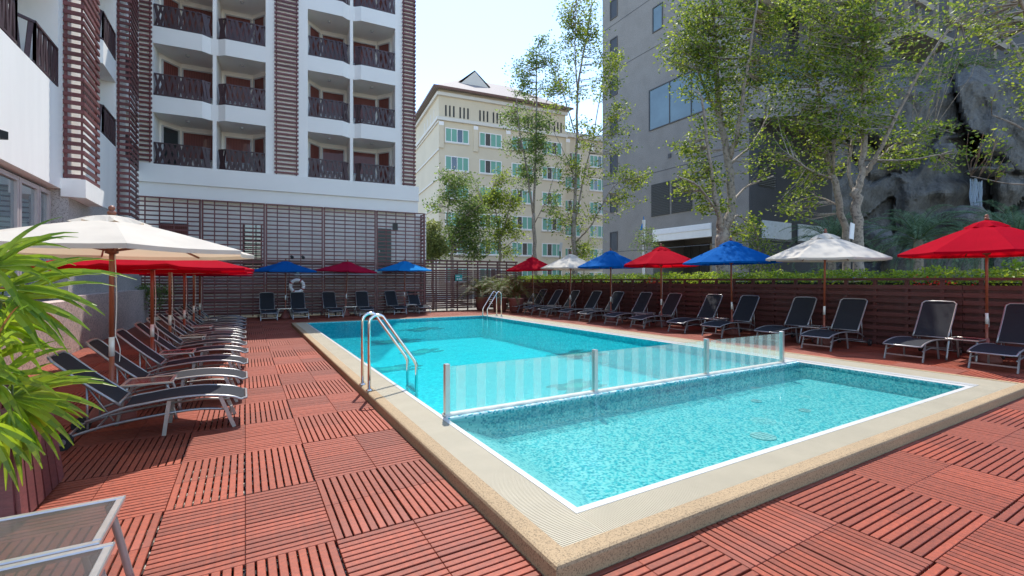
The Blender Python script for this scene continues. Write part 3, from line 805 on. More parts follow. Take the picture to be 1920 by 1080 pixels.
# right fence, boards on both faces of the posts
rf = thing('side_fence', 'long low dark red board fence running behind the right row of loungers', 'fence', (13.3, 0, 0))
FY0, FY1 = -1.6, 22.15; FZ = 1.58
ny = int((FY1 - FY0) / .62)
for i in range(ny + 1):
    y = FY0 + (FY1 - FY0) * i / ny; m = MB(); m.box(-.035, y - .035, -.05, .035, y + .035, FZ - .03); obj('post', m, M['fence_wood'], rf)
seg = (FY1 - FY0) / 9
ms = MB(); ms.box(-.062, .004, -.047, -.036, seg - .004, .047); f1 = ms.mesh('front_board')
ms = MB(); ms.box(.036, .004, -.047, .062, seg - .004, .047); f2 = ms.mesh('rear_board')
ms = MB(); ms.box(-.07, .002, -.03, .045, seg - .002, .03); f3 = ms.mesh('fence_cap')
for s in range(9):
    y0 = FY0 + seg * s
    link('top_rail', f3, M['fence_wood'], rf, (0, y0, FZ))
    for r_ in range(9): link('board', f1, M['fence_wood'], rf, (random.uniform(-.002, .002), y0, 1.40 - .163 * r_))
    for r_ in range(9): link('board', f2, M['fence_wood'], rf, (0, y0, 1.318 - .163 * r_))

# ------------------------------------------------------------------ sun loungers
def arc(pts, n=4):
    """Catmull-Rom through points"""
    out = []; P = [Vector(p) for p in pts]; P = [P[0] * 2 - P[1]] + P + [P[-1] * 2 - P[-2]]
    for i in range(1, len(P) - 2):
        for k_ in range(n):
            t = k_ / n; a, b2, c, d_ = P[i - 1], P[i], P[i + 1], P[i + 2]
            out.append(.5 * ((2 * b2) + (c - a) * t + (2 * a - 5 * b2 + 4 * c - d_) * t * t + (3 * b2 - a - 3 * c + d_) * t ** 3))
    out.append(P[-2]); return out
def make_lounger(L, B, ang, W=.60, kz=1.):
    t = thing('sun_lounger', 'x', 'sun lounger'); r = .0155 if L > 1.2 else .0132; hw_ = W / 2
    prof = [(0, .30), (.15 * L, .345), (.38 * L, .385), (.62 * L, .385), (.85 * L, .36), (L + .02, .335)]
    prof = [(x, z * kz) for x, z in prof]
    m = MB()
    cr = .05
    lp = arc([(cr, -hw_, prof[0][1])] + [(x, -hw_, z) for x, z in prof[1:]] + [(L + .28, -hw_, .24 * kz)])
    rp = [Vector((p.x, -p.y, p.z)) for p in lp]
    front = [Vector((0, -hw_ + cr, prof[0][1])), Vector((0, hw_ - cr, prof[0][1]))]
    m.tube(list(reversed(lp)) + front + rp, r, 8)
    obj('seat_frame', m, M['tubing'], t, True)
    sp = arc([(x, 0, z) for x, z in prof], 3); m = MB(); n = len(sp); iw = hw_ - .012
    cols_ = 5
    vv = []
    for p in sp:
        for c in range(cols_):
            v = -1 + 2 * c / (cols_ - 1); vv.append((max(p.x, .012), v * iw, p.z + .004 - .018 * (1 - v * v)))
    for p in sp:
        for c in range(cols_):
            v = -1 + 2 * c / (cols_ - 1); vv.append((max(p.x, .012), v * iw, p.z - .001 - .018 * (1 - v * v)))
    ff = []
    for i in range(n - 1):
        for c in range(cols_ - 1):
            a = i * cols_ + c; ff.append((a, a + cols_, a + cols_ + 1, a + 1)); b2 = a + n * cols_; ff.append((b2, b2 + 1, b2 + cols_ + 1, b2 + cols_))
    m.add(vv, ff); obj('seat_sling', m, M['sling'], t, True)
    # back
    ca, sa = math.cos(ang), math.sin(ang); hx, hz = L + .03, .365 * kz
    def bp(s, y, o=0): return (hx + s * ca - o * sa, y, hz + s * sa + o * ca)
    m = MB()
    side = [bp(0, -hw_ + .02), bp(B * .5, -hw_ + .02, -.01), bp(B - cr, -hw_ + .02, 0)]
    s1 = arc(side, 3); s2 = [Vector((p.x, -p.y, p.z)) for p in s1]
    topc = [Vector(bp(B, -hw_ + .02 + cr)), Vector(bp(B + .008, 0)), Vector(bp(B, hw_ - .02 - cr))]
    m.tube(s1 + topc + list(reversed(s2)), r, 8); m.tube([bp(.02, -hw_ + .02), bp(.02, hw_ - .02)], .012, 6)
    bk = obj('backrest_frame', m, M['tubing'], t, True)
    m = MB(); vv = []; nn = 5
    for off in (.004, -.002):
        for i in range(nn):
            for c in range(cols_):
                v = -1 + 2 * c / (cols_ - 1); s = .015 + (B - .02) * i / (nn - 1)
                vv.append(bp(s, v * (iw - .02), off - .012 * (1 - v * v) - .01 * math.sin(math.pi * i / (nn - 1))))
    ff = []
    for i in range(nn - 1):
        for c in range(cols_ - 1):
            a = i * cols_ + c; ff.append((a, a + 1, a + cols_ + 1, a + cols_)); b2 = a + nn * cols_; ff.append((b2, b2 + cols_, b2 + cols_ + 1, b2 + 1))
    m.add(vv, ff); obj('backrest_sling', m, M['sling'], t, True)
    for sy in (-1, 1):
        y = sy * (hw_ - .005)
        m = MB(); m.bar((.24, y, .36 * kz), (.11, y * 1.02, 0), .022, .034, up=(1, 0, 0)); obj('leg', m, M['tubing'], t)
        m = MB(); m.bar((.66 * L, y - sy * .03, .36 * kz), (.70 * L, y - sy * .02, 0), .022, .034, up=(1, 0, 0)); obj('leg', m, M['tubing'], t)
        m = MB(); pts = arc([(.16, y - sy * .02, .20 * kz), (.5 * L, y - sy * .03, .235 * kz), (L + .1, y - sy * .03, .17), (L + B * .62, y - sy * .03, .085)]); m.tube(pts, .013, 6)
        obj('lower_rail', m, M['tubing'], t, True)
        m = MB(); wx = L + B * .60
        m.tube([(wx, y + sy * .012, .078), (wx, y + sy * .045, .078)], .078, 18); wl = obj('wheel', m, M['rubber'], t)
        m = MB(); m.tube([(wx, y + sy * .008, .078), (wx, y + sy * .049, .078)], .03, 12); obj('hub', m, M['tubing'], wl)
        m = MB(); s = B * .45; p = bp(s, y - sy * .04, -.02); m.tube([p, (L + B * .38, y - sy * .04, .14)], .010, 6); m.tube([p, (L + B * .12, y - sy * .05, .20)], .008, 6); obj('back_prop', m, M['tubing'], t, True)
    m = MB(); m.bar((.145, -hw_ + .01, .10), (.145, hw_ - .01, .10), .018, .026); obj('crossbar', m, M['tubing'], t)
    m = MB(); m.tube([(L + B * .6, -hw_, .08), (L + B * .6, hw_, .08)], .012, 6); m.tube([(L + B * .3, -hw_ + .03, .14), (L + B * .3, hw_ - .03, .14)], .010, 6); obj('axle', m, M['tubing'], t, True)
    return t
ordw = ['nearest', 'second', 'third', 'fourth', 'fifth', 'sixth', 'seventh', 'eighth', 'ninth', 'tenth', 'eleventh', 'twelfth', 'thirteenth', 'farthest']
LL = make_lounger(1.02, .72, R(44), .54, .95)
for i, y in enumerate([5.98, 7.12, 8.36, 9.6, 10.75, 11.95, 13.1, 14.3, 15.5, 16.7, 17.9]):
    o = LL if i == 0 else copy_tree(LL)
    o.location = (.02 + random.uniform(-.02, .02), y, 0); o.rotation_euler.z = math.pi + random.uniform(-.02, .02)
    w_ = ordw[i] if i < 10 else 'farthest'
    tag(o, f'charcoal sling sun lounger with half raised back, {w_} from the camera in the left row' if i else 'charcoal sling sun lounger nearest the camera in the left row, beside the slatted planter', None, 'sun loungers in the left row')
RL = make_lounger(1.36, .90, R(55), .60)
RY = [2.70, 3.92, 5.50, 6.62, 8.20, 9.40, 10.95, 12.25, 13.7, 14.95, 16.45, 17.75, 19.3, 20.4]
for i, y in enumerate(RY):
    o = RL if i == 0 else copy_tree(RL)
    o.location = (10.95 + random.uniform(-.03, .05), y, 0); o.rotation_euler.z = random.uniform(-.025, .025)
    if i > 11: o.location.x = 10.9 + .3 * (i - 11)
    w_ = ordw[i]
    tag(o, f'charcoal sling sun lounger with steep raised back, {w_} from the camera in the right row', None, 'sun loungers in the right row')
for i, (x, y, rz) in enumerate([(.80, 20.15, .02), (1.93, 20.2, 0), (3.27, 20.25, .05), (4.56, 20.45, -.06), (6.14, 20.75, .05), (7.33, 20.85, .09)]):
    o = copy_tree(RL); o.location = (x, y - .12, 0); o.rotation_euler.z = math.pi / 2 + rz; o.scale = (.86, .95, .95)
    side = 'left of' if i % 2 == 0 else 'right of'; cn = ['left blue', 'middle crimson', 'right azure'][i // 2]
    tag(o, f'charcoal sling sun lounger by the trellis, {side} the {cn} umbrella pole', None, 'sun loungers along the far trellis')

# ------------------------------------------------------------------ side tables
def make_table(w, d, h):
    t = thing('side_table', 'x', 'side table'); m = MB(); b2 = .034
    m.cbox(-w / 2, -d / 2, h - .022, w / 2, -d / 2 + b2, h, .005); m.cbox(-w / 2, d / 2 - b2, h - .022, w / 2, d / 2, h, .005)
    m.cbox(-w / 2, -d / 2 + b2 + .0006, h - .022, -w / 2 + b2, d / 2 - b2 - .0006, h, .005); m.cbox(w / 2 - b2, -d / 2 + b2 + .0006, h - .022, w / 2, d / 2 - b2 - .0006, h, .005)
    obj('table_frame', m, M['steel'], t)
    m = MB(); m.box(-w / 2 + b2 + .001, -d / 2 + b2 + .001, h - .012, w / 2 - b2 - .001, d / 2 - b2 - .001, h - .005); obj('glass_top', m, M['table_glass'], t)
    for sx in (-1, 1):
        for sy in (-1, 1):
            m = MB(); m.tube(arc([(sx * (w / 2 - .06), sy * (d / 2 - .04), h - .024), (sx * (w / 2 - .02), sy * (d / 2 - .035), h * .55), (sx * (w / 2 + .03), sy * (d / 2 - .03), 0)]), .017, 8); obj('leg', m, M['tubing'], t, True)
    return t
TBL = make_table(.46, .44, .43)
for i, y in enumerate([6.55, 8.98, 11.35, 13.7, 16.1]):
    o = TBL if i == 0 else copy_tree(TBL); o.location = (-.93, y, 0)
    tag(o, f'small glass topped side table at the {ordw[i]} umbrella of the left lounger row' if i else 'small glass topped side table right behind the nearest left lounger', None, 'side tables between loungers')
for i, y in enumerate([3.30, 6.05, 8.8, 11.6, 14.35, 17.1]):
    o = copy_tree(TBL); o.location = (12.1, y, 0); o.scale = (1.2, 1.1, 1)
    tag(o, f'small glass topped side table at the {ordw[i]} umbrella of the right lounger row', None, 'side tables between loungers')
for i, (x, y, nm_) in enumerate([(1.36, 20.75, 'left blue'), (3.95, 20.95, 'middle crimson'), (6.75, 21.3, 'right azure')]):
    o = copy_tree(TBL); o.location = (x, y, 0); o.scale = (1.1, 1, 1)
    tag(o, f'small side table under the {nm_} umbrella by the far trellis', None, 'side tables between loungers')
for (x, y, lab) in ((-.875, 2.79, 'glass topped aluminium table in the bottom left corner, touching the nearer one'), (-.82, 2.275, 'glass topped aluminium table cut by the bottom left corner of the view')):
    t = make_table(.69, .50, .45); t.location = (x, y, 0); tag(t, lab, 'side table')

# ------------------------------------------------------------------ umbrellas
def make_umbrella(rad, ze, zt_, rot=R(15), zp=None):
    t = thing('umbrella', 'x', 'umbrella'); n = 8; cols_ = M['cream']
    zc = zt_ - .10                                   # canopy apex
    ri = rad * .20; zi = ze + (zc - ze) * .80
    def ringp(r, z, sag=0, sub=4):
        out = []
        for k_ in range(n):
            a0 = rot + 2 * math.pi * k_ / n; a1 = rot + 2 * math.pi * (k_ + 1) / n
            p, q = Vector((r * math.cos(a0), r * math.sin(a0), z)), Vector((r * math.cos(a1), r * math.sin(a1), z))
            for s in range(sub):
                f = s / sub; v = p.lerp(q, f); v.z -= 0; v = Vector((v.x * (1 - sag * math.sin(math.pi * f)), v.y * (1 - sag * math.sin(math.pi * f)), v.z - sag * .25 * math.sin(math.pi * f))); out.append(v)
        return out
    m = MB(); rings = []; K = 6
    for j in range(K + 1):
        f = j / K; r = ri * .9 + (rad - ri * .9) * f; z = zi + (ze - zi) * (f ** 1.08)
        rings.append(ringp(r, z, .045 * f))
    rings.append([Vector((p.x * .998, p.y * .998, p.z - .045)) for p in rings[-1]])   # hem
    nn = len(rings[0]); vv = [p for r_ in rings for p in r_]
    ff = [(i * nn + k_, (i + 1) * nn + k_, (i + 1) * nn + (k_ + 1) % nn, i * nn + (k_ + 1) % nn) for i in range(len(rings) - 1) for k_ in range(nn)]
    m.add(vv, ff); me = m.mesh('canopy', False); me.materials.append(M['cream'])
    cn = link('canopy', me, None, t); cn.material_slots[0].link = 'OBJECT'; cn.material_slots[0].material = M['cream']
    m = MB(); rings = [ringp(.012, zc + .01, 0), ringp(ri * .7, zi + (zc - zi) * .45 + .02, 0), ringp(ri * 1.25, zi - .005, .10)]
    vv = [p for r_ in rings for p in r_]; ff = [(i * nn + k_, (i + 1) * nn + k_, (i + 1) * nn + (k_ + 1) % nn, i * nn + (k_ + 1) % nn) for i in range(2) for k_ in range(nn)]
    m.add(vv, ff); me = m.mesh('vent_cap'); me.materials.append(M['cream'])
    vc = link('vent_cap', me, None, t); vc.material_slots[0].link = 'OBJECT'; vc.material_slots[0].material = M['cream']
    m = MB(); m.tube([(0, 0, .05), (0, 0, .72)], .024, 12); m.tube([(0, 0, .93), (0, 0, zc + .02)], .024, 12); obj('pole', m, M['pole'], t, True)
    m = MB(); m.tube([(0, 0, .72), (0, 0, .93)], .026, 12); obj('pole_sleeve', m, M['brass'], t, True)
    m = MB(); m.lathe([(.012, 0), (.035, .01), (.042, .035), (.030, .055), (.018, .062), (.03, .075), (.03, .095), (.008, .115)], 14, (0, 0, zc)); obj('finial', m, M['rib'], t, True)
    hz = ze - .02
    m = MB(); m.lathe([(.03, 0), (.06, .01), (.06, .05), (.045, .09), (.03, .12)], 14, (0, 0, hz - .02)); obj('hub', m, M['rib'], t, True)
    for k_ in range(n):
        a = rot + 2 * math.pi * k_ / n; c, s = math.cos(a), math.sin(a)
        m = MB(); m.bar((c * .04, s * .04, zi + (zc - zi) * .5), (c * (rad - .01), s * (rad - .01), ze - .012), .016, .022)
        rbb = obj('rib', m, M['rib'], t)
        m = MB(); f = .52; zr = (zi + (zc - zi) * .5) * (1 - f) + (ze - .012) * f - .014
        m.bar((c * .05, s * .05, hz + .02), (c * rad * f, s * rad * f, zr), .014, .018); obj('strut', m, M['rib'], rbb)
    m = MB(); m.tube(arc([(.03, -.01, hz - .02), (.045, -.02, hz - .5), (.035, -.01, 1.02), (.03, 0, .92)]), .005, 5)
    m.tube(arc([(.03, 0, .95), (.075, -.03, .80), (.07, -.03, .66)]), .004, 5); obj('pull_cord', m, M['rope'], t)
    m = MB(); m.lathe([(.22, 0), (.22, .06), (.16, .16), (.05, .32), (.035, .45)], 16); obj('base', m, M['base'], t, True)
    return t
def set_canvas(o, mat):
    for c in o.children:
        if c.name.split('.')[0] in ('canopy', 'vent_cap'): c.material_slots[0].link = 'OBJECT'; c.material_slots[0].material = M[mat]
U1 = make_umbrella(1.42, 1.88, 2.36)
lefts = [(-1.27, 6.58, 'cream', 'large cream umbrella nearest the camera on the left, lit from above'), (-1.26, 9.05, 'red', 'bright red umbrella right behind the large cream one on the left'),
         (-1.26, 11.0, 'cream', 'cream umbrella mostly hidden, third in the left row'), (-1.22, 13.0, 'red', 'red umbrella mostly hidden, fourth in the left row'),
         (-1.2, 15.0, 'cream', 'cream umbrella mostly hidden, fifth in the left row'), (-1.2, 16.9, 'crimson', 'dark red umbrella at the far end of the left row')]
for i, (x, y, c, lab) in enumerate(lefts):
    o = U1 if i == 0 else copy_tree(U1); o.location = (x, y, 0); set_canvas(o, c); tag(o, lab, None, 'umbrellas over the left loungers')
    o.scale = (1, 1, 1) if i == 0 else (.97, .97, [1, .93, .95, .93, .94, .92][i]); o.scale.x = o.scale.y = 1.02 if i else 1
U2 = make_umbrella(1.38, 2.08, 2.80)
rights = [(12.25, 3.06, 'red', 'bright red umbrella nearest the camera on the right, dappled with shade'), (12.2, 5.9, 'cream', 'cream umbrella second from the right edge, in front of two tree trunks'),
          (12.2, 8.34, 'blue', 'royal blue umbrella in front of the thick forked tree trunk'), (12.2, 10.96, 'red', 'red umbrella in front of the grey tower entrance'),
          (12.2, 13.45, 'blue', 'blue umbrella between the cream and the red one in the right row'), (12.2, 16.05, 'cream', 'cream umbrella second from the far end of the right row'),
          (12.2, 18.96, 'crimson', 'dark red umbrella at the far end of the right row')]
for i, (x, y, c, lab) in enumerate(rights):
    o = U2 if i == 0 else copy_tree(U2); o.location = (x, y, 0); set_canvas(o, c if c != 'crimson' else 'red'); tag(o, lab, None, 'umbrellas over the right loungers')
    o.rotation_euler = (random.uniform(-.02, .02), random.uniform(-.02, .02), random.uniform(0, .6)); o.scale = (.96, .96, 1)
for i, (x, y, c, lab, s) in enumerate([(1.42, 20.95, 'blue', 'royal blue umbrella left of the life ring by the far trellis', 1.035), (3.80, 21.15, 'crimson', 'crimson umbrella in the middle of the far trellis', 1.05), (6.5, 21.35, 'sky_blue', 'azure umbrella at the right end of the far trellis', 1.09)]):
    o = copy_tree(U1); o.location = (x, y, 0); set_canvas(o, c); tag(o, lab, None, 'umbrellas along the far trellis'); o.scale = (.9, .9, s); o.rotation_euler = (random.uniform(-.03, .03), random.uniform(-.03, .03), .4 * i)

# ------------------------------------------------------------------ ladders
def ladder(loc, rz, lab, hgt=1.0):
    t = thing('pool_ladder', lab, 'pool ladder', loc, rz)
    for y in (-.2, .2):
        m = MB()
        a = [(0, y, .0), (0, y, hgt - .12)]
        for k_ in range(1, 8):
            th = math.pi - (math.pi - R(52)) * k_ / 7; a.append((.11 + .11 * math.cos(th), y, hgt - .12 + .11 * math.sin(th)))
        a += [(.60, y, .36), (.64, y, .28), (.64, y, -.75)]
        m.tube(a, .021, 12); obj('rail', m, M['chrome'], t, True)
        m = MB(); m.lathe([(.045, 0), (.045, .008), (.028, .02)], 16, (0, y, .001)); obj('flange', m, M['chrome'], t, True)
    for z in (-.1, -.34, -.58):
        m = MB(); m.cbox(.605, -.179, z, .675, .179, z + .025, .004); obj('tread', m, M['chrome'], t)
    return t
ladder((1.41, 6.38, .103), 0, 'shiny steel pool ladder arching over the near left edge of the pool', 1.0)
ladder((9.0, 16.6, .103), math.pi, 'shiny steel pool ladder at the far right corner of the pool', 1.0)

# ------------------------------------------------------------------ things on the trellis
lr = thing('life_ring', 'white life ring with dark red bands hanging on the trellis above a lounger', 'life ring', (2.0, 22.62, 1.30))
def torus(mb, Rr, r, a0, a1, n=10, m_=10, sc=1.):
    pts = [(Rr * math.cos(a0 + (a1 - a0) * i / n), 0, Rr * math.sin(a0 + (a1 - a0) * i / n)) for i in range(n + 1)]
    mb.tube(pts, r, m_)
m = MB(); torus(m, .27, .075, 0, 2 * math.pi, 32); obj('foam_ring', m, M['ring_white'], lr, True)
for k_ in range(4):
    a = R(45 + 15 + 90 * k_); m = MB(); torus(m, .27, .078, a - .11, a + .11, 3); obj('band', m, M['red_band'], lr, True)
m = MB(); m.tube([(1.9, 22.62, 1.80), (6.0, 22.28, 1.86)], .018, 8); single('pole_handle', m, M['frame_grey'], 'long pale pool cleaning pole hung level along the trellis', 'pole', (1.9, 22.62, 1.8))
st = MB()
for k_ in range(4):
    a = math.pi * k_ / 4; c, s = .16 * math.cos(a), .16 * math.sin(a); st.bar((2.03 - c, 22.62, 1.93 - s), (2.03 + c, 22.62, 1.93 + s), .02, .02, up=(0, 1, 0))
st.tube([(2.03, 22.58, 1.93), (2.03, 22.66, 1.93)], .06, 10)
single('compass_ornament', st, plain('weathered_teal_metal', (.20, .33, .33), .5), 'small grey green star shaped fitting above the life ring', 'wall fitting', (2.03, 22.62, 1.93))  # compass ornament of crossed bars round a hub
def speaker(loc, lab, s=1.):
    t = thing('wall_speaker', lab, 'speaker', loc, R(-20)); m = MB(); m.cbox(-.12 * s, -.16, -.16 * s, .12 * s, .0, .16 * s, .01); obj('cabinet', m, M['black'], t)
    m = MB(); m.box(-.02, .001, -.02, .02, .14, .02); obj('bracket', m, M['black'], t)
speaker((6.35, 22.35, 4.18), 'black loudspeaker near the top right of the trellis')
for x, lab in ((1.75, 'left lamp of the small black floodlight pair above the life ring'), (2.2, 'right lamp of the small black floodlight pair above the life ring')):
    m = MB(); m.tube([(x, 22.45, 2.62), (x + .03, 22.3, 2.56)], [.05, .07], 10); m.bar((x, 22.45, 2.62), (x, 22.64, 2.66), .02, .02); single('floodlight', m, M['black'], lab, 'floodlight', (x, 22.6, 2.6), group='small floodlights on the trellis')
for x, y, z, w_, h_, lab in ((-1.95, 22.78, 1.72, .34, .10, 'small pale teal sign low on the trellis left of the umbrellas'), (5.5, 22.2, 1.98, .34, .16, 'small grey sign on the trellis between the crimson and azure umbrellas'), ):
    m = MB(); m.box(x - w_ / 2, y, z - h_ / 2, x + w_ / 2, y + .02, z + h_ / 2); single('sign', m, plain('pale_teal_plate', (.25, .42, .42), .5), lab, 'sign', (x, y, z))
sg = thing('pool_sign', 'teal board with white figures on the corner fence', 'sign', (9.75, 22.44, 1.70), -R(2))
m = MB(); m.box(-.2, -.012, -.16, .2, .012, .16); obj('board', m, M['teal'], sg)
m = MB()
for x in (-.09, .02, .12): m.tube([(x, -.02, -.04), (x, -.013, -.04)], .022, 10); m.box(x - .022, -.018, -.12, x + .022, -.013, -.06)
m.box(-.15, -.018, .06, .05, -.013, .09); obj('white_figures', m, M['ring_white'], sg)

# ------------------------------------------------------------------ vegetation
def leaves_mesh(name, centers, size, mat, parent, rs, elong=1.9, curl=.25):
    """one small folded leaf (two quads) per centre"""
    n = len(centers); C = np.asarray(centers, dtype=np.float64)
    d = rs.normal(size=(n, 3)); d[:, 2] = d[:, 2] * .6 - .25; d /= np.linalg.norm(d, axis=1)[:, None]
    q = rs.normal(size=(n, 3)); q[:, 2] *= .5; w = np.cross(d, q); w /= (np.linalg.norm(w, axis=1)[:, None] + 1e-9)
    nn = np.cross(w, d); L = size * rs.uniform(.65, 1.25, size=(n, 1)); W = L / elong
    base = C; tip = C + d * L; mid = C + d * L * .5
    l = mid - w * W * .5 + nn * W * curl; r = mid + w * W * .5 + nn * W * curl
    V = np.stack([base, l, tip, r], axis=1).reshape(-1, 3)
    idx = np.arange(n)[:, None] * 4
    Fc = np.concatenate([idx + np.array([[0, 1, 2]]), idx + np.array([[0, 2, 3]])], axis=1).reshape(-1)
    me = bpy.data.meshes.new(name); me.vertices.add(4 * n); me.vertices.foreach_set('co', V.ravel())
    me.loops.add(6 * n); me.loops.foreach_set('vertex_index', Fc.astype(np.int32)); me.polygons.add(2 * n)
    me.polygons.foreach_set('loop_start', np.arange(0, 6 * n, 3, dtype=np.int32)); me.polygons.foreach_set('loop_total', np.full(2 * n, 3, dtype=np.int32))
    me.update(calc_edges=True); me.materials.append(mat)
    return link(name, me, mat, parent)
def tree(label, d, basepx, limbs, clumps, mat='leaf', lsz=.10, seed=1, per=16, gr=.16, bz=0., cat='tree', name='garden_tree', spread=1., dens=1.15, tk=.85):
    """limbs: polylines of (px,py,radius,depth offset); clumps: (px,py,rx,ry,twigs) around the tree's own depth"""
    rs = np.random.default_rng(seed); rd = random.Random(seed)
    b = px3(basepx, 526 + H * F / d, d); base = Vector((b.x, b.y, bz)); t = thing(name, label, cat, base)
    m = MB(); nodes = []
    for li, lb in enumerate(limbs):
        pts = []; rad = []
        for (px, py, r, o) in lb:
            pts.append(px3(px, py, d + o) - base); rad.append(r * tk)
        if li == 0: pts[0].z = -.1
        P = arc(pts, 5); Rr = []
        for i in range(len(P)):
            f = i / 5; i0 = min(int(f), len(rad) - 1); i1 = min(i0 + 1, len(rad) - 1); Rr.append(rad[i0] * (1 - (f - i0)) + rad[i1] * (f - i0))
        P = [p + Vector((rd.uniform(-1, 1), rd.uniform(-1, 1), 0)) * min(.05, .5 * rr_) for p, rr_ in zip(P, Rr)]
        m.tube(P, Rr, 9 if rad[0] > .08 else 6); nodes += [(p, rr_) for p, rr_ in zip(P, Rr) if rr_ < .35]
    trunk = obj('trunk', m, M['bark'], t, True)
    NP = np.array([list(p) for p, _ in nodes]); tw = MB(); cen = []
    for (px, py, rx, ry, k_) in clumps:
        k_ = int(k_ * dens); c = px3(px, py, d) - base; ax = rx * d / F; az = ry * d / F; ad = (ax + az) / 2 * spread
        for _ in range(k_):
            v = rs.normal(size=3); v /= np.linalg.norm(v); v *= rs.uniform(.15, 1) ** .5
            p = c + Vector((RT[0] * v[0] * ax + FW[0] * v[1] * ad, RT[1] * v[0] * ax + FW[1] * v[1] * ad, v[2] * az))
            dist = np.linalg.norm(NP - np.array(list(p)), axis=1) + np.where(NP[:, 2] > p.z, .8 * (NP[:, 2] - p.z), 0); j = int(dist.argmin()); q = Vector(NP[j])
            midp = q.lerp(p, .5) + Vector((rd.uniform(-.1, .1), rd.uniform(-.1, .1), rd.uniform(-.15, .05))) * (p - q).length
            if (p - q).length > .15: tw.tube([q, midp, p], [min(nodes[j][1] * .5, .016), .010, .005], 3, cap=False)
            nl = rs.integers(per // 3, per + per // 2)
            for _l in range(nl):
                f = rs.uniform(.55, 1.05); o = rs.normal(size=3) * gr * np.array([1, 1, .7])
                a = midp.lerp(p, (f - .5) * 2 if f > .5 else 0) if (p - q).length > .15 else p
                cen.append((a.x + o[0], a.y + o[1], a.z + o[2]))
    obj('twigs', tw, M['bark'], t)['kind'] = 'stuff'
    leaves_mesh('crown', cen, lsz, M[mat], t, rs)
    return t
# big forked tree behind the blue umbrella
tree('big forked tree with airy bright crown behind the royal blue umbrella', 16.5, 1362, [
    [(1362, 560, .27, 0), (1355, 500, .25, 0), (1352, 455, .24, 0), (1358, 428, .24, 0)],
    [(1358, 430, .20, 0), (1372, 380, .17, .1), (1366, 310, .15, .2), (1352, 230, .12, .3), (1343, 130, .10, .4), (1338, 30, .07, .5), (1333, -60, .05, .5)],
    [(1355, 440, .15, 0), (1345, 395, .11, -.3), (1336, 330, .08, -.6), (1325, 260, .06, -.9), (1316, 180, .04, -1.1)],
    [(1367, 300, .11, .2), (1385, 240, .09, -.3), (1394, 170, .07, -.7), (1408, 90, .05, -1), (1420, 0, .04, -1.2)],
    [(1352, 230, .08, .3), (1320, 160, .05, 1), (1295, 90, .04, 1.5), (1280, 20, .03, 1.8)],
    [(1370, 385, .06, .1), (1400, 350, .04, .8), (1450, 330, .03, 1.5)],
    [(1345, 395, .06, -.3), (1310, 350, .04, -1), (1270, 330, .03, -1.6)],
    [(1360, 440, .05, 0), (1380, 405, .04, .3), (1400, 415, .03, .6)],
    [(1366, 310, .07, .2), (1410, 270, .04, 1.2), (1450, 200, .03, 2)]],
    [(1300, 60, 60, 60, 70), (1260, 90, 30, 40, 22), (1345, 50, 70, 60, 70), (1420, 70, 60, 70, 70), (1380, 150, 70, 50, 55), (1300, 140, 50, 40, 32), (1335, 0, 90, 40, 60), (1450, 150, 40, 50, 30),
     (1395, 230, 45, 50, 32), (1290, 270, 42, 32, 26), (1310, 335, 48, 38, 40), (1270, 350, 25, 20, 10), (1330, 385, 36, 22, 16), (1430, 300, 30, 25, 8), (1340, 220, 50, 40, 20), (1400, 425, 26, 26, 16), (1450, 30, 50, 60, 40)],
    'leaf', .13, 21, 20, .15)
# double trunk tree on the right
tree('spreading tree with two slender trunks beside the white street lamp board', 14.5, 1607, [
    [(1612, 590, .20, 0), (1610, 480, .17, 0), (1606, 400, .16, 0), (1607, 355, .16, 0)],
    [(1607, 360, .13, 0), (1617, 320, .11, 0), (1620, 230, .10, .2), (1618, 130, .09, .3), (1615, 50, .07, .4), (1612, -60, .05, .5)],
    [(1620, 330, .09, 0), (1645, 290, .07, -.4), (1690, 200, .05, -.9), (1740, 110, .04, -1.4), (1800, 30, .03, -1.8)],
    [(1617, 325, .06, 0), (1680, 270, .045, .6), (1740, 240, .03, 1.1), (1790, 250, .02, 1.4)],
    [(1607, 365, .08, 0), (1592, 330, .06, .3), (1598, 260, .05, .5)],
    [(1618, 60, .07, .4), (1595, 0, .05, .8), (1590, -60, .04, 1)],
    [(1618, 90, .06, .3), (1640, 20, .05, 0), (1650, -50, .04, -.3)],
    [(1620, 300, .05, 0), (1700, 300, .03, -.8), (1760, 290, .02, -1.2)]],
    [(1600, 60, 70, 60, 60), (1640, 150, 60, 50, 45), (1560, 140, 60, 50, 45), (1680, 60, 50, 50, 32), (1560, 230, 60, 45, 45), (1640, 240, 45, 40, 26), (1700, 290, 50, 26, 22), (1750, 240, 50, 30, 24),
     (1770, 300, 30, 30, 14), (1740, 130, 50, 40, 18), (1800, 50, 50, 40, 18), (1500, 60, 50, 60, 36), (1520, -10, 90, 30, 40), (1640, -20, 90, 30, 40)],
    'leaf', .12, 33, 19, .14)
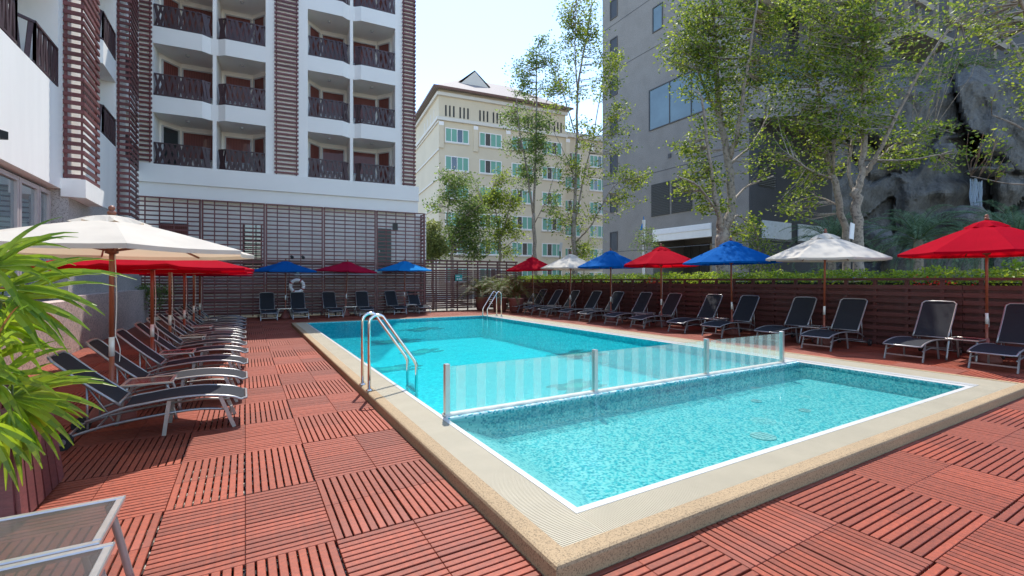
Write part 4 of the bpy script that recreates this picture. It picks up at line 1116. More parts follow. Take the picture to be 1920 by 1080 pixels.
tree('second leaning slender trunk tree crossing behind the cream umbrella', 15.2, 1583, [
    [(1590, 590, .15, 0), (1588, 480, .13, 0), (1577, 400, .12, 0), (1560, 330, .11, 0)],
    [(1560, 332, .09, 0), (1545, 260, .07, .2), (1535, 180, .06, .4), (1520, 90, .05, .6), (1518, 10, .04, .8)],
    [(1562, 335, .06, 0), (1520, 320, .04, -.5), (1480, 290, .03, -1)],
    [(1560, 325, .06, 0), (1566, 260, .05, -.5), (1575, 200, .03, -.8)],
    [(1572, 385, .04, 0), (1535, 370, .03, .5), (1500, 375, .02, 1)]],
    [(1480, 130, 55, 45, 40), (1500, 220, 50, 45, 40), (1460, 280, 35, 30, 16), (1510, 330, 45, 32, 26), (1480, 380, 35, 20, 18), (1545, 260, 40, 50, 25), (1540, 100, 50, 50, 30), (1450, 200, 30, 30, 14), (1590, 300, 30, 25, 8), (1560, 20, 60, 40, 30)],
    'leaf', .12, 35, 19, .14)
# overhanging branches at the right edge
tree('tree rising outside the right edge with bare branches reaching in', 10.5, 2010, [
    [(2010, 640, .18, 0), (2000, 400, .15, 0), (1980, 200, .12, 0), (1950, 90, .09, 0)],
    [(1980, 210, .07, 0), (1930, 130, .05, .5), (1880, 60, .04, 1), (1820, 10, .03, 1.4)],
    [(1995, 330, .05, 0), (1930, 250, .03, .5), (1860, 215, .02, 1)], [(1998, 345, .05, 0), (1900, 345, .02, .4), (1820, 330, .012, .9)],
    [(1950, 95, .07, 0), (1920, 20, .05, -.4), (1900, -60, .03, -.8)]],
    [(1880, 40, 50, 40, 26), (1900, 120, 36, 36, 16), (1800, 50, 50, 50, 22), (1850, 250, 36, 18, 8), (1880, 300, 30, 18, 6), (1905, 200, 26, 30, 8), (1950, 150, 60, 60, 30), (2000, 80, 60, 60, 40), (1850, -20, 70, 30, 30)],
    'leaf', .09, 41, 13, .11)
# slender trees in the middle
tree('tall thin many-stemmed tree reaching the sky beside the grey tower', 23.5, 1080, [
    [(1078, 575, .26, 0), (1077, 500, .25, 0), (1076, 440, .2, 0), (1077, 400, .18, 0)],
    [(1077, 400, .15, 0), (1080, 300, .12, .2), (1082, 200, .10, .3), (1085, 150, .09, .4), (1098, 80, .07, .6), (1108, 20, .05, .8), (1112, -40, .03, .9)],
    [(1083, 165, .07, .3), (1078, 100, .05, -.3), (1080, 30, .04, -.6), (1082, -20, .03, -.8)],
    [(1079, 410, .10, 0), (1095, 330, .07, .5), (1112, 260, .05, .9), (1125, 180, .04, 1.2), (1135, 130, .03, 1.4)],
    [(1078, 250, .06, .2), (1060, 190, .04, -.5), (1042, 120, .03, -1)],
    [(1078, 455, .08, 0), (1110, 420, .06, -.6), (1150, 350, .04, -1.2), (1200, 330, .02, -1.6)],
    [(1078, 330, .05, 0), (1050, 270, .03, .8), (1030, 230, .02, 1.2)],
    [(1110, 265, .04, .9), (1150, 220, .03, 1), (1190, 200, .02, 1.2)]],
    [(1062, 25, 20, 30, 12), (1100, 30, 34, 40, 26), (1060, 60, 18, 30, 8), (1120, 70, 26, 26, 10), (1080, 90, 40, 40, 14), (1150, 110, 26, 20, 16), (1140, 160, 26, 30, 14), (1070, 160, 40, 40, 14), (1040, 190, 26, 30, 8),
     (1160, 210, 28, 20, 12), (1100, 250, 50, 40, 18), (1170, 260, 36, 24, 12), (1190, 330, 36, 24, 16), (1140, 320, 40, 30, 10), (1070, 320, 40, 40, 16), (1100, 400, 50, 40, 14), (1180, 370, 30, 20, 10), (1050, 420, 34, 30, 10), (1095, 470, 22, 18, 12)],
    'leaf', .14, 51, 20, .18, dens=2.0, tk=.6)
tree('slender tree with two stems in front of the cream building', 27, 1003, [
    [(1003, 560, .2, 0), (1002, 470, .19, 0), (1000, 400, .17, 0)],
    [(1000, 400, .13, 0), (1004, 300, .11, .1), (1006, 200, .08, .2), (1006, 130, .05, .3), (1005, 90, .03, .3)],
    [(1000, 405, .12, 0), (990, 330, .09, -.4), (975, 250, .06, -.7), (968, 180, .04, -1)],
    [(1004, 240, .06, .1), (1025, 190, .04, .6), (1042, 140, .03, 1)],
    [(1002, 420, .06, 0), (1030, 360, .04, .6), (1045, 300, .03, 1)]],
    [(1018, 72, 10, 7, 5), (1000, 110, 26, 24, 16), (970, 130, 20, 30, 12), (1040, 110, 24, 30, 18), (990, 165, 38, 26, 16), (1045, 160, 28, 24, 14), (965, 215, 30, 26, 22), (1010, 240, 32, 34, 30), (1000, 300, 22, 50, 34), (960, 270, 26, 22, 10), (1030, 290, 20, 40, 10), (975, 340, 26, 26, 12), (1040, 380, 24, 30, 10)],
    'leaf_dark', .15, 52, 20, .18, dens=2.1, tk=.6)
tree('leafy dark green tree with curved branches just right of the trellis end', 27.5, 847, [
    [(848, 570, .14, 0), (848, 480, .12, 0), (847, 450, .11, 0)],
    [(847, 450, .08, 0), (858, 420, .06, 0), (880, 400, .05, -.3), (905, 380, .03, -.6)],
    [(847, 455, .07, 0), (838, 420, .05, .4), (842, 370, .04, .6), (835, 335, .02, .7)],
    [(847, 470, .05, 0), (830, 455, .04, -.4), (815, 440, .02, -.6)]],
    [(835, 325, 20, 9, 8), (860, 340, 30, 14, 16), (880, 335, 20, 12, 10), (840, 365, 24, 16, 12), (880, 400, 34, 28, 50), (890, 440, 34, 26, 52), (850, 430, 26, 22, 18), (835, 460, 22, 20, 16), (900, 470, 20, 16, 20), (806, 385, 8, 10, 5), (870, 370, 28, 14, 16)],
    'leaf_dark', .17, 61, 18, .24, dens=1.8)
tree('small bushy tree with lighter crown between the trellis and the slender tree', 29, 937, [
    [(937, 570, .13, 0), (937, 480, .11, 0), (938, 440, .10, 0)], [(938, 440, .07, 0), (930, 400, .05, .2), (925, 350, .04, .3)], [(938, 450, .06, 0), (950, 410, .05, -.3), (960, 370, .03, -.6)], [(938, 470, .04, 0), (965, 450, .03, .4)]],
    [(925, 370, 34, 18, 40), (955, 380, 30, 20, 34), (900, 385, 20, 20, 16), (940, 420, 36, 22, 40), (965, 430, 18, 22, 14), (925, 450, 22, 20, 20), (945, 330, 20, 14, 14), (955, 470, 16, 12, 10)],
    'leaf', .16, 62, 18, .24, dens=1.6)
tree('pale yellow green shrubby tree right against the trellis end', 25.5, 812, [
    [(812, 575, .09, 0), (812, 480, .08, 0), (812, 440, .05, 0), (813, 415, .03, 0)], [(812, 480, .04, 0), (826, 455, .03, 0)]],
    [(810, 425, 16, 14, 20), (812, 450, 22, 16, 36), (822, 470, 24, 14, 32), (806, 475, 14, 18, 18)],
    'leaf_pale', .15, 63, 20, .18, dens=2.)
tree('small round young tree in front of the tower entrance', 24, 1210, [
    [(1212, 560, .05, 0), (1210, 480, .045, 0), (1207, 450, .03, 0), (1205, 430, .02, 0)], [(1210, 470, .02, 0), (1222, 450, .015, 0)]],
    [(1208, 440, 22, 20, 28), (1200, 460, 20, 12, 12), (1222, 455, 16, 12, 10)], 'leaf_dark', .10, 64, 12, .13)
tree('loose green shrub to the right of the forked trunk', 20, 1430, [
    [(1425, 570, .05, 0), (1425, 500, .04, 0), (1420, 450, .03, 0)], [(1425, 500, .03, 0), (1445, 460, .02, 0)]],
    [(1410, 450, 26, 24, 26), (1440, 465, 26, 22, 26), (1400, 495, 34, 16, 26), (1445, 500, 26, 14, 18), (1415, 420, 18, 14, 8)], 'leaf', .10, 65, 12, .15, cat='shrub', name='garden_shrub')
tree('light green branching sapling behind the far red and cream umbrellas', 24.5, 1085, [[(1092, 560, .04, 0), (1095, 500, .03, 0), (1098, 460, .02, 0)]],
    [(1098, 470, 24, 22, 24), (1060, 490, 30, 10, 14), (1115, 450, 14, 14, 8)], 'leaf_hedge', .10, 66, 12, .14, cat='shrub', name='garden_shrub')
tree('bush with fresh leaves over the fence at the right edge', 12.2, 1905, [[(1905, 640, .03, 0), (1905, 520, .02, 0), (1907, 500, .015, 0)]],
    [(1905, 500, 20, 14, 22), (1890, 515, 18, 8, 10)], 'leaf_hedge', .10, 67, 12, .10, cat='shrub', name='garden_shrub')
# bush in the dark corner behind the left loungers
tree('dark leafy bush in the corner behind the left loungers', 17.6, 285, [[(285, 600, .03, 0), (285, 570, .02, 0), (288, 550, .015, 0)]],
    [(262, 545, 22, 12, 20), (290, 540, 26, 14, 26), (318, 545, 20, 12, 16), (285, 565, 34, 14, 20)], 'leaf_dark', .09, 68, 12, .12, cat='shrub', name='corner_bush')
# hedge
hg = thing('hedge', 'clipped lime green hedge running just behind the right fence', 'hedge', (14.2, 10, 0))
n = 26000; rs = np.random.default_rng(5)
hy = rs.uniform(-11.5, 14.5, n); hx = rs.uniform(-.62, .75, n); top = 1.80 + .05 * np.sin(hy * 3.1) + .05 * np.sin(hy * 7.7 + 1); hz = top - np.abs(rs.normal(size=n)) * .22
side_ = rs.random(n) < .35; hx = np.where(side_, -.62 + rs.normal(size=n) * .05, hx); hz = np.where(side_, rs.uniform(.2, 1.8, n), hz)
leaves_mesh('foliage', np.stack([hx, hy, hz], 1), .075, M['leaf_hedge'], hg, rs, 1.6)
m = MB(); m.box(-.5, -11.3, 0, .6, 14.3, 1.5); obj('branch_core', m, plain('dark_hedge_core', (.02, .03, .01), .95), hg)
for (y, z, lab) in ((4.2, 1.45, 'red flowering plant showing through the right fence, nearer one'), (12.6, 1.5, 'red flowering plant showing through the fence beside the blue umbrella')):
    rs = np.random.default_rng(int(y)); c = np.stack([rs.normal(13.52, .04, 90), rs.normal(y, .22, 90), rs.normal(z, .09, 90)], 1)
    o = leaves_mesh('flowering_plant', c - np.array([13.5, y, 0]), .06, M['petal_red'], None, rs, 1.3); o.location = (13.5, y, 0); tag(o, lab, 'flowers')
# palms
def frond(mb, base, az, el, L, droop, nl, ll, lw, rd, vshape=.5, start=.15):
    P = []; p = Vector(base); e = el; stp = L / 12
    for i in range(13):
        P.append(p.copy()); dv = Vector((math.cos(az) * math.cos(e), math.sin(az) * math.cos(e), math.sin(e))); p = p + dv * stp; e -= droop / 12 * (1 + i / 8)
    mb.cur = 1; mb.tube(P, [.012 * (1 - i / 14) + .002 for i in range(13)], 4, cap=False); mb.cur = 0
    for i in range(nl):
        f = start + (1 - start) * i / nl; k_ = f * 12; i0 = min(int(k_), 11); q = P[i0].lerp(P[i0 + 1], k_ - i0); d_ = (P[i0 + 1] - P[i0]).normalized()
        sd_ = d_.cross(Vector((0, 0, 1))).normalized(); up = sd_.cross(d_)
        l_ = ll * (math.sin(math.pi * min(1, f * .85 + .15)) * .7 + .3) * rd.uniform(.85, 1.1)
        for s in (-1, 1):
            dr_ = (sd_ * s * .8 + d_ * .75 + up * (vshape * rd.uniform(.4, 1.2))).normalized(); t = q + dr_ * l_; t.z -= l_ * .2
            mm = q + dr_ * l_ * .5; w = d_ * lw / 2
            mb.add([q, mm - w, t, mm + w], [(0, 1, 2, 3)])
def palm(loc, h, nf, L, lab, seed, mat, ll=.3, lw=.022, nl=42, name='date_palm', cat='palm', trunk=.16, elr=(-.1, 1.45), droop=1.15):
    rd = random.Random(seed); t = thing(name, lab, cat, loc)
    m = MB(); m.tube([(0, 0, -.1), (0, 0, h * .5), (0, 0, h)], [trunk * 1.1, trunk, trunk * .9], 10); obj('trunk', m, M['bark'], t)
    m = MB()
    for i in range(nf):
        frond(m, (0, 0, h - .05), i * 2.39996, elr[0] + (elr[1] - elr[0]) * (i / nf) + rd.uniform(-.1, .1), L * rd.uniform(.8, 1.1), droop * rd.uniform(.7, 1.1), nl, ll, lw, rd)
    me = m.mesh('fronds'); me.materials.append(M[mat]); me.materials.append(M['leaf_areca'] if mat != 'leaf_areca' else M['stem_red'])
    link('fronds', me, None, t); return t
def gp(px, d, z=0): p = px3(px, 0, d); return (p.x, p.y, z)
palm(gp(1722, 17.5), 3.1, 44, 2.1, 'date palm with grey green fronds between the cream and red umbrellas', 1, 'leaf_palm', .34, .03)
palm(gp(1560, 20.5), 3.3, 40, 2.2, 'date palm behind the leaning tree trunk and cream umbrella', 2, 'leaf_palm', .34, .03)
palm(gp(1905, 16.5), 2.9, 44, 2.3, 'tall date palm below the waterfall at the right edge', 3, 'leaf_palm', .36, .03)
palm(gp(1835, 19.5), 3.0, 36, 2.2, 'date palm directly behind the bright red umbrella', 4, 'leaf_palm', .34, .03)
palm(gp(1500, 22), 1.2, 40, 1.6, 'low spiky plant between the tower and the cream umbrella', 5, 'leaf_palm', .26, .035, nl=26)
for i, (px, d, lab) in enumerate([(905, 24.2, 'potted palm nearest the trellis in the far corner'), (937, 23.3, 'potted palm in the middle of the far corner group'), (968, 22.6, 'potted palm beside the last lounger of the right row')]):
    x, y, _ = gp(px, d); pt = thing('plant_pot', 'round dark red planter, ' + ['leftmost', 'middle', 'rightmost'][i] + ' of the three in the far corner', 'plant pot', (x, y, 0), 0, 'pots in the far corner')
    m = MB(); m.lathe([(.24, 0), (.32, .05), (.36, .55), (.40, .62), (.40, .68), (.34, .66)], 20); obj('pot', m, M['base'], pt, True)
    m = MB(); m.lathe([(.02, .6), (.345, .61), (.345, .64), (.02, .645)], 20); obj('soil', m, M['soil'], pt)
    palm((x, y, .64), .15, 40, 1.75, lab, 10 + i, 'leaf_areca', .24, .02, 34, 'potted_palm', 'potted palm', .05, (.45, 1.5), 1.3)
# lady palm in the slatted planter at the left
pl = thing('slatted_planter', 'dark red slatted timber planter box at the left edge', 'planter', (-1.62, 4.42, 0))
hw1, hw2, ph = .40, .33, .80
def corner_pt(sx, sy, z): f = z / ph; w_ = hw1 * (1 - f) + hw2 * f; return Vector((sx * w_, sy * w_, z))
for s in range(4):
    a = s * math.pi / 2; Rm = Matrix.Rotation(a, 3, 'Z')
    for k_ in range(6):
        f = -1 + 2 * (k_ + .5) / 6
        p = Rm @ Vector((f * hw1, -hw1, .03)); q = Rm @ Vector((f * hw2, -hw2, ph - .05)); m = MB(); m.bar(p, q, .105, .022, up=Rm @ Vector((0, 1, 0))); obj('slat', m, M['slat_wood'], pl)
    m = MB(); m.bar(Rm @ Vector((-hw2 - .012, -hw2 - .012, ph - .02)), Rm @ Vector((hw2 - .02, -hw2 - .012, ph - .02)), .055, .05); obj('rim', m, M['slat_wood'], pl)
m = MB(); m.box(-hw2 + .03, -hw2 + .03, .06, hw2 - .03, hw2 - .03, ph - .1); obj('soil', m, M['soil'], pl)
lp = thing('lady_palm', 'bright green lady palm with long fingered leaves in the slatted planter', 'palm', (-1.62, 4.42, .70))
LPB = Vector((-1.62, 4.42, .70)); rd = random.Random(77)
fan_px = [ # fan centre px,py, depth, direction angle in image (deg, 0=right, 90=up), length m, leaflets
    (10, 540, 2.9, 8, .60, 8), (-15, 500, 2.9, 20, .50, 7), (10, 565, 2.85, -2, .52, 7), (-30, 600, 2.8, -50, .42, 7), (-40, 560, 3.0, 38, .5, 6), (0, 570, 3.1, -32, .40, 5),
    (20, 745, 2.85, 0, .50, 8), (35, 760, 2.9, -36, .42, 7), (0, 580, 3.0, -75, .36, 5), (20, 770, 2.8, -78, .42, 6), (-10, 720, 2.75, 14, .46, 6), (-30, 790, 2.7, -60, .4, 6),
    (-10, 660, 2.8, 45, .40, 6), (-40, 690, 2.8, 0, .46, 6), (10, 735, 3.15, 18, .32, 5), (-30, 480, 3.1, -5, .5, 6)]
for fi, (px, py, d, ang, L, nl) in enumerate(fan_px):
    L *= 1.1
    c = px3(px, py, d) - LPB; rv, fv, uv = Vector((RT[0], RT[1], 0)), Vector((FW[0], FW[1], 0)), Vector((0, 0, 1))
    a = R(ang); main = (rv * math.cos(a) + uv * math.sin(a) + fv * rd.uniform(-.3, .3)).normalized()
    side_ = main.cross((fv * -1 + uv * .6).normalized()).normalized(); nrm = side_.cross(main).normalized()
    m = MB(); st0 = Vector((rd.uniform(-.2, .2), rd.uniform(-.2, .2), 0)); back = c - main * .18
    m.tube(arc([st0, st0.lerp(back, .5) + Vector((0, 0, .08)), back, c], 4), .006, 5, cap=False); stem = obj('stem', m, M['leaf_areca'] if fi % 5 else M['stem_red'], lp, True)
    for k_ in range(nl):
        f = -1 + 2 * (k_ + .5) / nl; th = f * R(52) + rd.uniform(-.14, .14); dv = (main * math.cos(th) + side_ * math.sin(th)).normalized()
        l_ = L * (1 - .22 * abs(f)) * rd.uniform(.85, 1.12); w = rd.uniform(.038, .058); pts = []; p = c.copy(); v = dv.copy()
        mm = MB(); ns = 7; sd_ = nrm.cross(dv).normalized()
        rows = []
        for i in range(ns + 1):
            g_ = i / ns; ww = w * (math.sin(math.pi * (g_ ** .7) * .93 + .12)) * .5; fold = nrm * ww * .45
            rows.append((p - sd_ * ww + fold, p.copy(), p + sd_ * ww + fold)); v = (v + Vector((0, 0, -.24 * g_))).normalized(); p = p + v * (l_ / ns)
        for r0, r1 in zip(rows[:-1], rows[1:]):
            mm.add([r0[0], r0[1], r1[1], r1[0]], [(0, 1, 2, 3)]); mm.add([r0[1], r0[2], r1[2], r1[1]], [(0, 1, 2, 3)])
        dry = (fi in (5, 12) and k_ == 1)
        obj('leaflet', mm, M['leaf_dry'] if dry else M['leaf_fan'], stem, True)

# ------------------------------------------------------------------ garden ground, person, lamp
m = MB(); m.box(13.42, -6, -.15, 60, 60, .02); structure('garden_bed', m, M['ground'])
ps = thing('person', 'person in bright blue cap and shirt standing between the trunks behind the fence', 'person', gp(1603, 18, .42))
m = MB(); m.box(px3(1603, 0, 18).x - 2, px3(1603, 0, 18).y - 1.5, .0, px3(1603, 0, 18).x + 3, px3(1603, 0, 18).y + 1.5, .42); structure('raised_path', m, M['pave'])
me = bpy.data.meshes.new('body'); V = [(0, 0, .92), (0, 0, 1.15), (0, 0, 1.40), (0, 0, 1.50), (0, -.01, 1.60), (0, -.01, 1.69), (.10, 0, .88), (.11, 0, .48), (.11, .02, .08), (.11, -.1, .03), (-.10, 0, .88), (-.11, 0, .48), (-.11, .02, .08), (-.11, -.1, .03), (.19, 0, 1.40), (.24, 0, 1.13), (.26, -.18, 1.0), (-.19, 0, 1.40), (-.25, 0, 1.12), (-.24, -.16, .98)]
E = [(0, 1), (1, 2), (2, 3), (3, 4), (4, 5), (0, 6), (6, 7), (7, 8), (8, 9), (0, 10), (10, 11), (11, 12), (12, 13), (2, 14), (14, 15), (15, 16), (2, 17), (17, 18), (18, 19)]
me.from_pydata(V, E, []); bo = link('body', me, M['skin'], ps)
sk = bo.modifiers.new('skin', 'SKIN'); rad_ = [.14, .13, .14, .055, .095, .09, .09, .065, .045, .04, .09, .065, .045, .04, .06, .045, .035, .06, .045, .035]
for v_, r_ in zip(me.skin_vertices[0].data, rad_): v_.radius = (r_, r_ * .85)
me.skin_vertices[0].data[0].use_root = True
sb = bo.modifiers.new('sub', 'SUBSURF'); sb.levels = 1; sb.render_levels = 2
m = MB(); m.lathe([(.155, .88), (.165, 1.0), (.17, 1.2), (.19, 1.38), (.13, 1.46), (.07, 1.49)], 18)
m.tube([(.16, 0, 1.40), (.25, 0, 1.18)], [.085, .07], 10); m.tube([(-.16, 0, 1.40), (-.26, 0, 1.17)], [.085, .07], 10); obj('shirt', m, M['cloth_blue'], ps, True)
m = MB(); m.lathe([(.112, 1.68), (.115, 1.72), (.10, 1.77), (.05, 1.80), (.01, 1.805)], 16, (0, -.01, 0)); m.cbox(-.07, -.22, 1.685, .07, -.09, 1.70, .005); obj('cap', m, M['cloth_blue'], ps, True)
lm = thing('path_lamp', 'slender post carrying a tilted white panel between two tree trunks', 'lamp post', gp(1597, 13.9))
m = MB(); m.tube([(0, 0, 0), (0, 0, 2.8)], .03, 8); obj('post', m, M['black'], lm)
m = MB(); m.bar((-.03, 0, 2.80), (.05, 0, 3.28), .22, .03, up=(0, 1, 0)); obj('panel', m, M['ring_white'], lm)
wp = thing('white_post', 'thin white post topped by a turquoise pennant before the grey tower', 'flag post', gp(1207, 25.5))
m = MB(); m.tube([(0, 0, 0), (0, 0, 4.9)], .09, 10); obj('pole', m, M['ring_white'], wp)
m = MB(); m.prism([(-.02, -.01), (.02, -.01), (.02, .01), (-.02, .01)], 4.9, 5.1); m.add([(-.3, 0, 4.35), (.05, 0, 4.95), (.02, .02, 4.3), (-.3, .02, 4.35), (.05, .02, 4.95)], [(0, 1, 2), (3, 2, 4)]); obj('pennant', m, M['sky_blue'], wp)
bp_ = thing('signal_post', 'thin dark post with a small tilted panel behind the cream and red umbrellas', 'lamp post', gp(1050, 26)); m = MB(); m.tube([(0, 0, 0), (0, 0, 3.2)], .035, 8); obj('post', m, M['black'], bp_)
m = MB(); m.bar((0, 0, 3.2), (.1, 0, 3.7), .18, .03, up=(0, 1, 0)); obj('panel', m, M['frame_grey'], bp_)

# ------------------------------------------------------------------ grey tower
tw_ = thing('grey_tower', 'tall plain grey tower block with louvres and a white fronted entrance', 'building', (26.5, 17, 0))
TH = 42
w = MB(); Y1 = 13.25
ent = (2.55, 7.6)           # entrance in local y
w.box(0, ent[1], 0, 20, Y1, TH); w.box(0, .0, 0, 20, ent[0], TH); w.box(0, ent[0], 5.35, 20, ent[1], TH); w.box(3.5, ent[0], 0, 20, ent[1], 5.35)
obj('wall', w, M['concrete'], tw_)
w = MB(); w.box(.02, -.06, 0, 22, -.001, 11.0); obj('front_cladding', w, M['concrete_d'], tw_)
w = MB(); w.box(-.06, ent[0] + .01, 4.45, .4, ent[1] - .01, 5.34); obj('entrance_fascia', w, M['white'], tw_)
w = MB(); w.box(-.10, ent[0] + .01, 4.95, -.061, ent[1] - .01, 5.30); obj('fascia_trim', w, M['ring_white'], tw_)
for k_ in range(6):
    y = ent[0] + .4 + k_ * .8; w = MB(); w.box(3.40, y, .1, 3.49, y + .7, 4.3); obj('entrance_panel', w, M['cream_wall'] if k_ in (2,) else M['concrete_d'], tw_)
for z in (3.9, 9.6, 13.0 + 6, 22.8, 26.4, 30): # dark strips marking the wall joints
    w = MB(); w.box(-.012, .02, z, -.001, Y1, z + .05); obj('wall_joint', w, M['concrete_d'], tw_)
def louvre(y0, y1, z0, z1, n, face='x', x0=0):
    m = MB()
    if face == 'x': m.box(-.03, y0, z0, -.002, y1, z1)
    else: m.box(x0, -.09, z0, x0 + (y1 - y0), -.062, z1)
    f = obj('louvre', m, M['black'], tw_)
    m = MB()
    for i in range(n):
        z = z0 + (z1 - z0) * (i + .5) / n
        if face == 'x': m.bar((-.06, y0, z), (-.06, y1, z), .06, .02)
        else: m.bar((x0, -.13, z), (x0 + y1 - y0, -.13, z), .06, .02)
    obj('blades', m, M['concrete_d'], f)['kind'] = 'stuff'
louvre(6.05, 7.75, 6.35, 8.75, 20); louvre(4.1, 5.85, 6.35, 8.75, 20)
louvre(0, 1.75, 7.4, 9.4, 18, 'y', .9)
def twin(y0, y1, z0, z1, pane='glass_blue', mull=()):
    return win(tw_, (-.001, y0), (-.001, y1), z0, z1, (-1, 0), pane, 'concrete_d', fw=.07, mull=mull)
twin(2.3, 7.95, 12.85, 15.95, mull=(.33, .66)); twin(6.7, 7.6, 20.1, 22.0)
for i in range(10): twin(11.45, 12.25, 4.0 + 3.22 * i, 5.6 + 3.22 * i, 'dark_panel')
m = MB(); m.box(-.05, 5.9, 10.4, -.002, 6.15, 10.7); obj('vent', m, M['concrete_d'], tw_)
# white panels low on the front
for x0, x1 in ((1.2, 4.4), (5.2, 9.4)):
    m = MB(); m.box(x0, -.12, 4.2, x1, -.062, 5.3); obj('white_panel', m, plain('pale_blue_white_panel', (.62, .68, .74), .4), tw_)
    m = MB(); m.box(x0 - .1, -.14, 4.05, x1 + .1, -.062, 4.19); obj('sill', m, M['concrete'], tw_)
# terrace slab and the dark open storeys above it
ter = thing('terrace_block', 'dark open storeys with projecting concrete terrace right of the tower', 'building', (29, 16, 0))
m = MB(); m.prism([(-2.7, .9), (.8, -2.6), (16, -2.6), (16, .9)], 11.3, 13.3); obj('terrace_slab', m, M['concrete'], ter)
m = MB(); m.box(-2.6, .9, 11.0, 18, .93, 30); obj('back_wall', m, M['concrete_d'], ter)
m = MB(); m.add([(-2.6, .85, 13.3), (.85, -2.55, 13.3), (.85, -2.55, 14.5), (-2.6, .85, 14.5)], [(0, 1, 2, 3)]); m.add([(.85, -2.55, 13.3), (15.9, -2.55, 13.3), (15.9, -2.55, 14.5), (.85, -2.55, 14.5)], [(0, 1, 2, 3)])
obj('glass_balustrade', m, see_glass('teal_balustrade_glass', (.45, .75, .78), frost=.2, dcol=(.3, .5, .52)), ter)
for x in (1.5, 6.5, 11.5):
    m = MB(); m.box(x, -.6, 13.3, x + .9, .2, 30); obj('column', m, M['concrete'], ter)
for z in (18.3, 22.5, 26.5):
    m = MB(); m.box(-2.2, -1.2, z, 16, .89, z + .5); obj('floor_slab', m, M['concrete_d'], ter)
# slanted canopies and lattice of pale beams
pg = thing('lattice_frame', 'pale timber lattice with sloping canopies above the rock wall', 'pergola', gp(1750, 27, 0))
PB = Vector(gp(1750, 27, 0))
def lb(a, b2, w, dep=27, t=.25):
    m = MB(); m.bar(px3(a[0], a[1], dep) - PB, px3(b2[0], b2[1], dep) - PB, t, w, up=(0, 0, 1)); return m
for a, b2 in (((1690, -20), (1748, 18)), ((1775, 30), (1822, 57)), ((1835, 62), (1885, 90)), ((1890, 30), (1940, 55)), ((1700, 70), (1750, 95))): obj('sloping_beam', lb(a, b2, .28), M['beam'], pg)
for x, y0, y1 in ((1672, -40, 50), (1722, -40, 45), (1755, -40, 80), (1800, -40, 85), (1863, 55, 112), (1888, -40, 100), (1700, -40, 70), (1840, -40, 80), (1780, -40, 60)): obj('upright', lb((x, y0), (x + .01, y1), .2, 27.3, .2), M['beam'], pg)
for (a, b2, c) in (((1545, 55), (1592, 28), (1640, 62)), ((1612, 100), (1682, 68), (1752, 98)), ((1560, 110), (1600, 96), (1640, 112))):
    for p, q in ((a, b2), (b2, c)):
        m = MB(); m.bar(px3(*p, 26.5) - PB, px3(*q, 26.5) - PB, 2.2, .42, up=(0, 0, 1)); obj('canopy_slab', m, M['beam'], pg)
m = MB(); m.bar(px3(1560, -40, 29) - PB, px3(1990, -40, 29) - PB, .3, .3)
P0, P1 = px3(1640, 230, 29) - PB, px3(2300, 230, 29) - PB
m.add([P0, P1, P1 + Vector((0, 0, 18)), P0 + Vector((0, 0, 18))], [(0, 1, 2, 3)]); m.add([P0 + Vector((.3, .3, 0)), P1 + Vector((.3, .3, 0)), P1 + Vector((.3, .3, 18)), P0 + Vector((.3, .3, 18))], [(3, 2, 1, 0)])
obj('dark_backing', m, M['concrete_d'], pg)  # flat charcoal sheet, the dark facade behind the beams
# rock wall with waterfall
rk = thing('rock_wall', 'large sculpted grey rock wall with a narrow waterfall', 'rock wall', gp(1760, 22))
RB = Vector(gp(1760, 22))
nu, nv = 190, 110; vv = []
for j in range(nv + 1):
    for i in range(nu + 1):
        px = 1560 + 760 * i / nu; v = j / nv
        topy = 150 - 40 * math.sin((px - 1560) / 420) + 55 * max(0, (1660 - px) / 100) ** 1.2 + (14 * noise.noise(Vector((px * .02, 0, 0))))
        py = 600 + (topy - 600) * min(1, v / .86)
        P = Vector((px * .011, v * 4.2, 0)); S = Vector((P.x * .62 + .5 * noise.noise(P * .7) + P.y * .25, P.y * .62 + .3 * noise.noise(P * 1.1 + Vector((5, 5, 5))), 0)); vd, vp = noise.voronoi(S)
        dsp = .6 * noise.fractal(P * .45, 1., 2., 3) + .9 * noise.cell(vp[0] * 37.7) + .55 * math.exp(-((vd[1] - vd[0]) / .07) ** 2) + .16 * noise.fractal(P * 2.6, .8, 2, 5) + .35 * (P - vp[0]).y * .3
        dsp += 1.5 * math.exp(-((px - 1832) / 34) ** 2) * (1 if .22 < v < .62 else 0)       # niche
        dsp -= .9 * math.exp(-((v - .44) / .035) ** 2) * math.exp(-((px - 1800) / 70) ** 2) # ledge
        back = max(0, (v - .80)) * 26
        p = px3(px, py, 22.5 + dsp + back) - RB
        if v > .86: p.z = (px3(px, topy, 22.5) - RB).z + .3 * noise.noise(P * 3) - (v - .86) * 2
        vv.append(p)
m = MB(); m.add(vv, [(j * (nu + 1) + i, j * (nu + 1) + i + 1, (j + 1) * (nu + 1) + i + 1, (j + 1) * (nu + 1) + i) for j in range(nv) for i in range(nu)])
obj('rock_face', m, M['rock'], rk, False)
m = MB()
for k_ in range(26):
    x = 1819 + 22 * rd.random(); y0 = 334 + rd.uniform(0, 8); y1 = y0 + rd.uniform(30, 62); pts = [px3(x + rd.uniform(-1.5, 1.5), y0 + (y1 - y0) * s / 4, 21.6 + .15 * s / 4) - RB for s in range(5)]; m.tube(pts, .022, 4)
obj('waterfall', m, M['falling'], rk)
